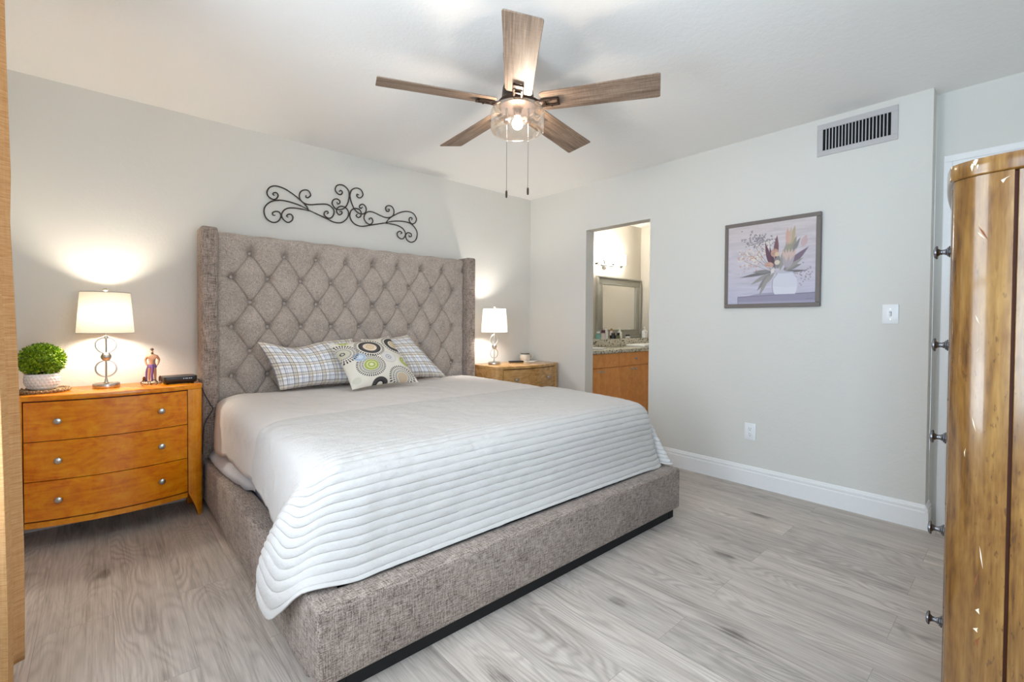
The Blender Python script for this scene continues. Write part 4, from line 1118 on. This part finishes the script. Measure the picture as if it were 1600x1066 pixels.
# ------------------------------------------------------------------ air vent, switch, outlet
VY0, VY1, VZ0, VZ1 = .529, .928, 2.2035, 2.4015
vt = thing('air_vent', 'grey metal air vent with vertical louvers high on the right wall', 'vent', (XR, (VY0 + VY1) / 2, (VZ0 + VZ1) / 2))
b = B(); iy = (.561, .898); iz = (2.236, 2.368)
for y0, y1, z0, z1 in ((VY0, VY1, iz[1], VZ1), (VY0, VY1, VZ0, iz[0]), (VY0, iy[0], iz[0], iz[1]), (iy[1], VY1, iz[0], iz[1])):
    box(b, XR - .008, XR - .0005, y0, y1, z0, z1, .0015, 1)
obj('frame', b, M['vent'], vt)
obj('duct_opening', box(B(), XR - .0012, XR - .0004, *iy, *iz), M['void'], vt)
b = B(); nsl = 19
for i in range(1, nsl + 1):
    y = iy[0] + (iy[1] - iy[0]) * i / (nsl + 1)
    box(b, -.0035, .0035, -.0026, .0026, iz[0], iz[1], mtx=Matrix.Translation((XR - .0048, y, 0)) @ Matrix.Rotation(math.radians(12), 4, 'Z'))
obj('louvers', b, M['vent'], vt)
sw = thing('light_switch', 'white light switch plate on the right wall beside the painting', 'light switch', (XR, .5465, 1.202))
obj('plate', box(B(), XR - .0062, XR - .0003, .509, .584, 1.146, 1.258, .0025, 2), M['plate'], sw)
b = B(); box(b, -.012, 0, -.005, .005, -.012, .012, .002, 1, Matrix.Translation((XR - .006, .5465, 1.203)) @ Matrix.Rotation(math.radians(-25), 4, 'Y')); obj('toggle', b, M['plate'], sw)
b = B(); box(b, XR - .0068, XR - .0058, .5405, .5525, 1.190, 1.216); obj('toggle_slot', b, M['slot'], sw)
for z in (1.172, 1.232): obj('screw', lathe(B(), [(0, 0), (.0032, 0), (.0028, .0012), (0, .0014)], 12, mtx=Matrix.Translation((XR - .0062, .5465, z)) @ Matrix.Rotation(-PI / 2, 4, 'Y')), M['nickel'], sw)
ot = thing('wall_outlet', 'white wall outlet low on the right wall above the baseboard', 'outlet', (XR, 1.3085, .382))
obj('plate', box(B(), XR - .0062, XR - .0003, 1.271, 1.346, .323, .441, .0025, 2), M['plate'], ot)
for z in (.3625, .4015):
    b = B(); lathe(b, [(0, 0), (.0165, 0), (.0165, .0022), (.015, .003), (0, .003)], 24, mtx=Matrix.Translation((XR - .006, 1.3085, z)) @ Matrix.Rotation(-PI / 2, 4, 'Y') @ Matrix.Diagonal((.85, 1.0, 1, 1)))
    rc = obj('receptacle', b, M['plate'], ot)
    b = B()
    for y in (-.0062, .0062): box(b, XR - .0098, XR - .0088, 1.3085 + y - .0012, 1.3085 + y + .0012, z - .001, z + .009)
    lathe(b, [(0, 0), (.0026, 0), (0, .0008)], 10, mtx=Matrix.Translation((XR - .009, 1.3085, z - .0078)) @ Matrix.Rotation(-PI / 2, 4, 'Y'))
    obj('slots', b, M['slot'], rc)

# ------------------------------------------------------------------ ceiling fan
FX, FY = 1.519, 1.677
fan = thing('ceiling_fan', 'five blade weathered wood ceiling fan with a lit clear glass drum light', 'ceiling fan', (FX, FY, H))
def L(bm, prof, seg=48): return lathe(bm, prof, seg, loc=(FX, FY, 0))
obj('canopy', L(B(), [(0, 2.365), (.05, 2.365), (.062, 2.375), (.070, 2.41), (.072, H - .0005), (0, H - .0005)]), M['bronze'], fan)
obj('motor_housing', L(B(), [(0, 2.186), (.088, 2.186), (.094, 2.190), (.094, 2.205), (.086, 2.212), (.078, 2.225), (.074, 2.270), (.066, 2.295), (.052, 2.320), (.050, 2.366), (0, 2.366)]), M['bronze'], fan)
TH0 = 4.001; ZB = 2.196; PIT = math.radians(-13)
bl_m = bmesh.new()
def blade_mesh():
    b = bmesh.new(); prof = [(.118, .056), (.135, .064), (.30, .067), (.50, .071), (.648, .0755), (.657, .0735), (.660, .068)]
    out = [(x, -w) for x, w in prof] + [(x, w) for x, w in prof[::-1]]
    n = len(out); th = .0055
    lo = [b.verts.new((x, y, -th / 2)) for x, y in out]; hi = [b.verts.new((x, y, th / 2)) for x, y in out]
    b.faces.new(lo[::-1]); b.faces.new(hi)
    for i in range(n): b.faces.new((lo[i], lo[(i + 1) % n], hi[(i + 1) % n], hi[i]))
    bmesh.ops.recalc_face_normals(b, faces=b.faces[:])
    bmesh.ops.bevel(b, geom=[e for e in b.edges if abs(e.verts[0].co.z - e.verts[1].co.z) < 1e-6], offset=.0012, segments=1, affect='EDGES'); return b
def iron_mesh():
    b = bmesh.new(); z = -.0085
    box(b, .135, .205, -.024, -.014, z - .006, z + .004, .002, 1); box(b, .135, .205, .014, .024, z - .006, z + .004, .002, 1); box(b, .195, .206, -.024, .024, z - .006, z + .004, .002, 1)
    tube(b, crom([(.085, -.019, .006), (.11, -.019, -.010), (.14, -.019, z)], 6), .0062, 8); tube(b, crom([(.085, .019, .006), (.11, .019, -.010), (.14, .019, z)], 6), .0062, 8)
    box(b, .128, .14, -.022, .022, z - .004, z + .004, .001, 1)
    for y in (-.019, .019): lathe(b, [(0, z - .0095), (.005, z - .009), (.005, z - .006)], 10, loc=(.168, y, 0))
    return b
bl_m.free(); blade_me = iron_me = None
for k in range(5):
    if k == 0:
        bl = obj('blade', blade_mesh(), M['blade'], None, local=True); ir = obj('blade_iron', iron_mesh(), M['bronze'], None, local=True)
        blade_me, iron_me = bl.data, ir.data
    else:
        bl = bpy.data.objects.new('blade', blade_me); COL.objects.link(bl); ir = bpy.data.objects.new('blade_iron', iron_me); COL.objects.link(ir)
    bl.parent = fan; bl.location = (0, 0, ZB - H); bl.rotation_euler = (Matrix.Rotation(TH0 + k * 2 * PI / 5, 4, 'Z') @ Matrix.Rotation(PIT, 4, 'X')).to_euler()
    ir.parent = bl
RG = .131
gs = obj('glass_shade', L(B(), [(.096, 2.184), (.112, 2.180), (.124, 2.172), (RG, 2.158), (RG, 2.080), (RG - .004, 2.068), (RG - .013, 2.062), (RG - .026, 2.061), (RG - .026, 2.0625), (RG - .014, 2.064), (RG - .006, 2.070), (RG - .0022, 2.080), (RG - .0022, 2.157), (.122, 2.170), (.110, 2.178), (.096, 2.182)], 64), M['glass'], fan)
obj('light_pan', L(B(), [(0, 2.176), (.090, 2.178), (.096, 2.186), (0, 2.186)]), M['bronze'], fan)
rv = Vector((.747, -.664, 0))
b = B(); lathe(b, [(0, 2.138), (.017, 2.138), (.020, 2.144), (.020, 2.170), (.026, 2.1765), (0, 2.1765)], 20, loc=(FX, FY, 0)); sk = obj('socket', b, M['bronze'], fan)
b = B(); lathe(b, [(0, 2.078), (.012, 2.080), (.0225, 2.090), (.0265, 2.104), (.0225, 2.118), (.014, 2.130), (.012, 2.138), (0, 2.138)], 24, loc=(FX, FY, 0)); obj('bulb', b, M['bulb_fan'], sk)
for s in (-1, 1):
    p = Vector((FX, FY, 0)) + rv * (.052 * s)
    b = B(); tube(b, crom([(p.x, p.y, 2.176), (p.x, p.y, 2.150), (FX + rv.x * .050 * s, FY + rv.y * .050 * s, 2.128)], 5), .006, 10); lathe(b, [(0, 2.108), (.014, 2.110), (.016, 2.116), (.013, 2.130), (0, 2.131)], 16, loc=(p.x, p.y, 0))
    obj('switch_housing', b, M['bronze'], fan)
for s, z in ((-1, 1.745), (1, 1.760)):
    p = Vector((FX, FY, 0)) + rv * (.052 * s)
    b = B(); tube(b, [(p.x, p.y, 2.109), (p.x, p.y, z + .034)], .0011, 6)
    for q in (.02, .04): sphere(b, (p.x, p.y, 2.0 + q), .0022, 8, 6)
    ch = obj('pull_chain', b, M['dark_nickel'], fan)
    b = B(); lathe(b, [(0, z), (.0042, z + .002), (.0052, z + .012), (.005, z + .030), (.003, z + .036), (0, z + .0365)], 14, loc=(p.x, p.y, 0)); obj('fob', b, M['bronze'], ch)

# ------------------------------------------------------------------ curtain at the far side of the window
cy = np.linspace(1.83, 2.190, 110); czs = np.linspace(2.36, .022, 60)
CYg, CZg = np.meshgrid(cy, czs)
lean = np.interp(CZg, [0, .3, 1.0, 1.45, 1.6, 2.36], [0, -.001, -.012, -.021, -.016, -.022])
ph = (2.183 - CYg) / .172
amp = .030 + .006 * np.sin(CZg * 2.1)
CXg = -.232 + amp * np.cos(2 * PI * ph) + lean + .006 * np.cos(2 * PI * ph * 2.3 + 1.0)
CYg = CYg + .010 * np.sin(4 * PI * ph)
cu = grid_mesh('curtain', np.stack([CXg, CYg, CZg], -1), M['curtain'])
md = cu.modifiers.new('thickness', 'SOLIDIFY'); md.thickness = .003
tag(cu, 'tan slub linen curtain hanging at the left edge beside the nightstand', 'curtain')
rod = thing('curtain_rod', 'dark curtain rod above the window, carrying the tan curtain', 'curtain rod', (XW, 1.35, 2.375))
b = B(); tube(b, [(-.236, .70, 2.375), (-.236, 2.26, 2.375)], .011, 14); obj('pole', b, M['bronze'], rod)
for y in (.78, 2.23):
    b = B(); tube(b, [(XW, y, 2.375), (-.236, y, 2.375)], .007, 10); lathe(b, [(0, 0), (.022, 0), (.022, .006), (0, .006)], 16, mtx=Matrix.Translation((XW, y, 2.375)) @ Matrix.Rotation(PI / 2, 4, 'Y')); obj('bracket', b, M['bronze'], rod)
for y in (.69, 2.262): obj('finial', sphere(B(), (-.236, y, 2.375), .02, 16, 10), M['bronze'], rod)

# ------------------------------------------------------------------ tall chest of drawers at the right edge
KX, KY = 1.30, .027                    # groove between corner post and side panel
CL, CB, CT = .94, -.42, 1.470
chest = thing('chest_of_drawers', 'tall worn golden wood chest of drawers with pewter knobs at the right edge', 'chest of drawers', (KX + CL / 2, -.15, 0))
def post_pts(g=0.0, n=16):
    return [(KX + (.042 - g * .2) * (1 - math.cos(t)) - g * math.cos(t), KY + (.088) * math.sin(t) + g * math.sin(t)) for t in [PI / 2 * i / n for i in range(n + 1)]]
pp = post_pts()
FYB = KY + .088
def front(x, dep=.025, g=0.0):
    t = (x - (KX + .045)) / (CL - .09); return FYB + g + dep * max(0, 4 * t * (1 - t)) ** .9
NB = 30
fx = [KX + .045 + (CL - .09) * i / NB for i in range(NB + 1)]
mir = lambda pts: [(2 * KX + CL - x, y) for x, y in pts][::-1]
out = [(KX - .006, CB)] + [(x, y) for x, y in post_pts(.006)] + [(x, front(x, g=.008)) for x in fx[1:-1]] + mir(post_pts(.006)) + [(KX + CL + .006, CB)]
TOP_B = prism(B(), out, CT - .033, CT, .004, 2)
obj('body', prism(B(), [(KX + .012, CB + .01)] + [(KX + .012, KY), (KX + .06, FYB - .013)] + [(x, front(x) - .013) for x in fx[2:-2]] + [(KX + CL - .06, FYB - .013), (KX + CL - .012, KY), (KX + CL - .012, CB + .01)], .06, CT - .034), M['wood_line'], chest)
def chips(bm, spots, idx):
    """thin flat slivers on the post surface: (z, t, length, width, slant)"""
    for z, t, ln, w, sl in spots:
        base = []
        for dz, dt in ((0, -w), (ln * .35, -w * .3 + sl * .5), (ln, sl), (ln * .5, w + sl * .5)):
            tt = t + dt; x = KX + .042 * (1 - math.cos(tt)); y = KY + .088 * math.sin(tt); nx, ny = -math.cos(tt) / .042, math.sin(tt) / .088; L_ = math.hypot(nx, ny)
            base.append(bm.verts.new((x + nx / L_ * .0006, y + ny / L_ * .0006, z - dz)))
        f = bm.faces.new(base); f.material_index = idx
def cap_chips(bm):
    for t, z, w, h_ in ((.60, CT - .003, .05, .012), (.66, CT - .010, .035, .014), (.56, CT - .014, .02, .008), (1.25, CT - .003, .05, .005)):
        vs = []
        for dt, dz in ((-w, 0), (w * .2, .0015), (w, -h_ * .3), (w * .1, -h_), (-w * .6, -h_ * .5)):
            tt = t + dt; x = KX + .0408 * (1 - math.cos(tt)) - .006 * math.cos(tt); y = KY + .088 * math.sin(tt) + .006 * math.sin(tt)
            vs.append(bm.verts.new((x - .0008 * math.cos(tt), y + .0008 * math.sin(tt), z + dz)))
        bm.faces.new(vs).material_index = 1
cap_chips(TOP_B)
obj('top', TOP_B, [M['chest'], M['chip']], chest, sharp=25)
def post(mirror):
    b = bmesh.new(); pts = pp + [(KX + .075, FYB - .002), (KX + .075, FYB - .02), (KX + .003, KY - .0005)]
    if mirror: pts = [(2 * KX + CL - x, y) for x, y in pts]
    prism(b, pts, .0, CT - .034)
    if not mirror:
        chips(b, [(1.425, .12, .012, .06, .05), (1.325, .60, .016, .012, -.16), (.890, .74, .02, .02, .0), (.955, .62, .03, .012, -.1), (.70, .42, .045, .01, -.08), (.575, .44, .012, .05, -.06), (.535, .46, .010, .06, -.05), (1.16, .60, .02, .012, -.1), (1.095, .50, .02, .008, .08)], 1)
        chips(b, [(.655, .40, .045, .035, .08), (.60, .42, .030, .03, .02), (.520, .40, .026, .05, .0), (1.335, .58, .03, .012, -.2)], 2)
        bmesh.ops.recalc_face_normals(b, faces=b.faces[:])
    return b
obj('corner_post', post(False), [M['chest'], M['chip'], M['gouge']], chest, sharp=30); obj('corner_post', post(True), M['chest'], chest, sharp=30)
for x0, x1 in ((KX + .003, KX + .02), (KX + CL - .02, KX + CL - .003)):
    obj('side_panel', box(B(), x0, x1, CB, KY - .0055, .05, CT - .034, .001, 1), M['chest'], chest)
obj('plinth', box(B(), KX + .06, KX + CL - .06, CB + .02, FYB - .03, 0, .059), M['wood_line'], chest)
def front_strip(z0, z1):
    b = bmesh.new(); F = []; x0, x1 = KX + .078, KX + CL - .078; n = 40
    for i in range(n + 1):
        x = x0 + (x1 - x0) * i / n; y = front(x)
        F.append([b.verts.new(p) for p in ((x, y, z0), (x, y, z1), (x, y - .011, z1), (x, y - .011, z0))])
    for p, q in zip(F, F[1:]):
        for k in range(4): b.faces.new((p[k], p[(k + 1) % 4], q[(k + 1) % 4], q[k]))
    b.faces.new(F[0]); b.faces.new(F[-1]); bmesh.ops.recalc_face_normals(b, faces=b.faces[:]); return b
KP = [(0, 0), (.0135, 0), (.0140, .003), (.0115, .0045), (.0115, .006), (.0085, .0075), (.0060, .013), (.0062, .019), (.0095, .0235), (.0155, .0240), (.0165, .0255), (.0160, .0275), (.0135, .0280), (.0135, .0295), (.009, .031), (0, .0315)]
for k in range(6):
    zc = 1.318 - .2285 * k
    d = obj('drawer', front_strip(zc - .1125, zc + .1125), M['chest'], chest)
    for x in (KX + .25, KX + CL - .25):
        obj('knob', knob(B(), (x, front(x) + .0005, zc), (0, 1, 0), prof=KP), M['dark_nickel'], d)

# ------------------------------------------------------------------ bathroom seen through the opening
VX0, VX1, VYF = 3.56, 5.505, 2.97
van = thing('vanity_cabinet', 'orange oak bathroom vanity cabinet with flat doors and small round knobs', 'vanity', ((VX0 + VX1) / 2, 3.27, 0))
obj('carcass', box(B(), VX0, VX1, VYF + .019, YH - .001, .10, .820), M['oak'], van)
obj('toe_kick', box(B(), VX0, VX1, VYF + .08, YH - .002, 0, .0995), M['wood_line'], van)
def front_panel(nm, x0, x1, z0, z1, kn=None):
    d = obj(nm, box(B(), x0 + .002, x1 - .002, VYF, VYF + .018, z0 + .002, z1 - .002, .0015, 1), M['oak'], van)
    if kn: obj('knob', knob(B(), (kn[0], VYF, kn[1]), (0, -1, 0), .014, .024), M['nickel'], d)
front_panel('false_front', VX0, 4.21, .672, .818)
front_panel('drawer', 4.21, 4.86, .672, .818, (4.505, .748)); front_panel('drawer', 4.86, 5.50, .672, .818, (5.18, .748))
front_panel('door', VX0, 3.865, .11, .668, (3.835, .638)); front_panel('door', 3.865, 4.21, .11, .668, (3.905, .634))
front_panel('door', 4.21, 4.455, .11, .668, (4.425, .638)); front_panel('door', 4.455, 4.86, .11, .668, (4.505, .634)); front_panel('door', 4.86, 5.50, .11, .668, (4.90, .634))
ct = obj('countertop', box(B(), VX0 - .005, VX1, VYF - .022, YH - .001, .8215, .860, .004, 2), M['granite']); tag(ct, 'speckled granite countertop on the bathroom vanity', 'countertop')
ledge = box(B(), VX0, VX1, 3.335, YH - .002, .8608, .952, .004, 2)
tag(obj('granite_ledge', ledge, M['granite']), 'raised granite ledge along the back of the bathroom counter', 'ledge')
MX0, MX1, MZ0, MZ1 = 4.535, 5.468, .956, 1.726
mr = thing('wall_mirror', 'square bathroom mirror in a wide grey frame above the vanity', 'mirror', ((MX0 + MX1) / 2, YH, (MZ0 + MZ1) / 2))
b = B(); w = .105
def frame_ring(b, x0, x1, z0, z1, w, ya, yb, r):
    for a_ in ((x0, x1, z1 - w, z1), (x0, x1, z0, z0 + w), (x0, x0 + w, z0 + w, z1 - w), (x1 - w, x1, z0 + w, z1 - w)): box(b, a_[0], a_[1], ya, yb, a_[2], a_[3], r, 2)
frame_ring(b, MX0, MX1, MZ0, MZ1, w, YH - .026, YH - .001, .004)
frame_ring(b, MX0, MX1, MZ0, MZ1, .022, YH - .040, YH - .025, .005); frame_ring(b, MX0 + w - .020, MX1 - w + .020, MZ0 + w - .020, MZ1 - w + .020, .019, YH - .034, YH - .025, .004)
obj('frame', b, M['mirror_frame'], mr)
obj('mirror_glass', box(B(), MX0 + w - .003, MX1 - w + .003, YH - .016, YH - .010, MZ0 + w - .003, MZ1 - w + .003), M['mirror'], mr)
sx = 4.690
sc = thing('vanity_light', 'lit three shade chrome vanity light above the bathroom mirror', 'wall light', (sx, YH, 1.84))
b = B(); lathe(b, [(0, 0), (.06, 0), (.058, .012), (.03, .018), (0, .02)], 28, mtx=Matrix.Translation((sx, YH - .0005, 1.87)) @ Matrix.Rotation(PI / 2, 4, 'X')); tube(b, [(sx, YH - .015, 1.87), (sx, YH - .10, 1.85), (sx, YH - .13, 1.836)], .007, 10); obj('wall_plate', b, M['chrome'], sc)
b = B(); tube(b, crom([(sx - .27, YH - .075, 1.850), (sx - .13, YH - .120, 1.838), (sx, YH - .135, 1.834), (sx + .13, YH - .120, 1.838), (sx + .27, YH - .075, 1.850)], 8), .007, 10); obj('bowed_bar', b, M['chrome'], sc)
frost = glow('lit_frosted_glass', (1.0, .94, .87, 1), 27.0)
for dx, yy in ((-.245, .085), (0, .135), (.245, .085)):
    b = B(); lathe(b, [(0, 1.838), (.012, 1.838), (.012, 1.852), (.032, 1.858), (.034, 1.868), (0, 1.868)], 20, loc=(sx + dx, YH - yy, 0)); cup = obj('socket_cup', b, M['chrome'], sc)
    b = B(); lathe(b, [(0, 1.8685), (.050, 1.869), (.056, 1.876), (.058, 2.00), (.054, 2.00), (.052, 1.88), (0, 1.874)], 28, loc=(sx + dx, YH - yy, 0)); obj('glass_shade', b, frost, cup)

def bottle(name, label, x, y, z0, prof, m1, cap, m2, group='toiletries on the granite ledge'):
    t = thing(name, label, 'bottle', (x, y, z0), 0, group)
    obj('body', lathe(B(), prof, 24), m1, t, local=True)
    if cap: obj('cap', cap, m2, t, local=True)
    return t
def bp_(r, h, nr, nh): return [(0, .0002), (r, .0002), (r, h * .98), (r * .85, h * 1.02), (nr, h * 1.08), (nr, h * 1.08 + nh), (0, h * 1.08 + nh)]
def cp(r, z, h): return lathe(B(), [(0, z), (r, z), (r, z + h * .9), (r * .8, z + h), (0, z + h)], 20)
def pump(z):
    b = B(); lathe(b, [(0, z), (.014, z), (.014, z + .016), (.005, z + .018), (.005, z + .036), (.012, z + .038), (.012, z + .046), (0, z + .047)], 16); tube(b, [(0, 0, z + .042), (-.032, -.006, z + .040), (-.036, -.007, z + .034)], .0042, 8); return b
teal = plain('teal_glass', lin(120, 168, 160), .25); wht = plain('white_bottle', lin(240, 240, 236), .35, var=.01); pnk = plain('dark_plum_bottle', lin(86, 40, 52), .3); blk = plain('black_bottle', lin(26, 26, 28), .25)
amb = plain('amber_bottle', lin(176, 132, 72), .3); grn = plain('olive_bottle', lin(120, 126, 84), .35); pinkw = plain('pale_pink_bottle', lin(232, 214, 212), .4)
ZL = .9525
bottle('teal_bottle', 'teal bottle with white cap at the left end of the granite ledge', 4.425, 3.43, ZL, bp_(.034, .055, .018, .006), teal, cp(.020, .066, .024), wht)
bottle('plum_bottle', 'pale pink bottle with dark plum cap on the bathroom ledge beside the teal bottle', 4.535, 3.44, ZL, bp_(.030, .060, .014, .006), pinkw, cp(.024, .071, .034), pnk)
bottle('white_tube', 'narrow white bottle standing between the plum-capped and black bottles', 4.612, 3.45, ZL, bp_(.020, .090, .012, .004), wht, cp(.016, .101, .014), wht)
bottle('black_bottle', 'wide black bottle in the middle of the bathroom ledge', 4.692, 3.41, ZL, bp_(.040, .040, .020, .006), blk, cp(.022, .049, .020), blk)
bottle('amber_bottle', 'slim bottle with amber cap behind the black bottle', 4.742, 3.475, ZL, bp_(.018, .085, .011, .004), pinkw, cp(.014, .096, .028), amb)
bottle('olive_bottle', 'small olive bottle with black cap left of the white pump bottle', 4.795, 3.41, ZL, bp_(.026, .032, .012, .004), grn, cp(.018, .038, .034), blk)
bottle('pump_bottle', 'white pump soap bottle in front of the mirror', 4.868, 3.44, ZL, bp_(.030, .078, .014, .004), wht, pump(.088), wht)
bottle('small_jar', 'small white jar with black lid right of the pump bottle', 5.000, 3.41, ZL, [(0, .0002), (.028, .0002), (.030, .006), (.030, .024), (0, .025)], wht, cp(.026, .0252, .020), blk)
bottle('lotion_bottle', 'white lotion bottle at the right end of the granite ledge by the wall', 5.410, 3.43, ZL, bp_(.036, .088, .014, .004), wht, pump(.099), wht)
b = B(); box(b, 4.80, 5.42, 3.03, 3.30, .8605, .888, .010, 3); tag(obj('folded_towel', b, M['towel']), 'white towel folded flat on the right side of the bathroom counter', 'towel', 'folded towels on the counter')
b = B(); box(b, 3.76, 4.06, 3.03, 3.22, .8605, .877, .007, 3); tag(obj('folded_towel', b, M['towel']), 'white towel folded flat on the left side of the bathroom counter', 'towel', 'folded towels on the counter')
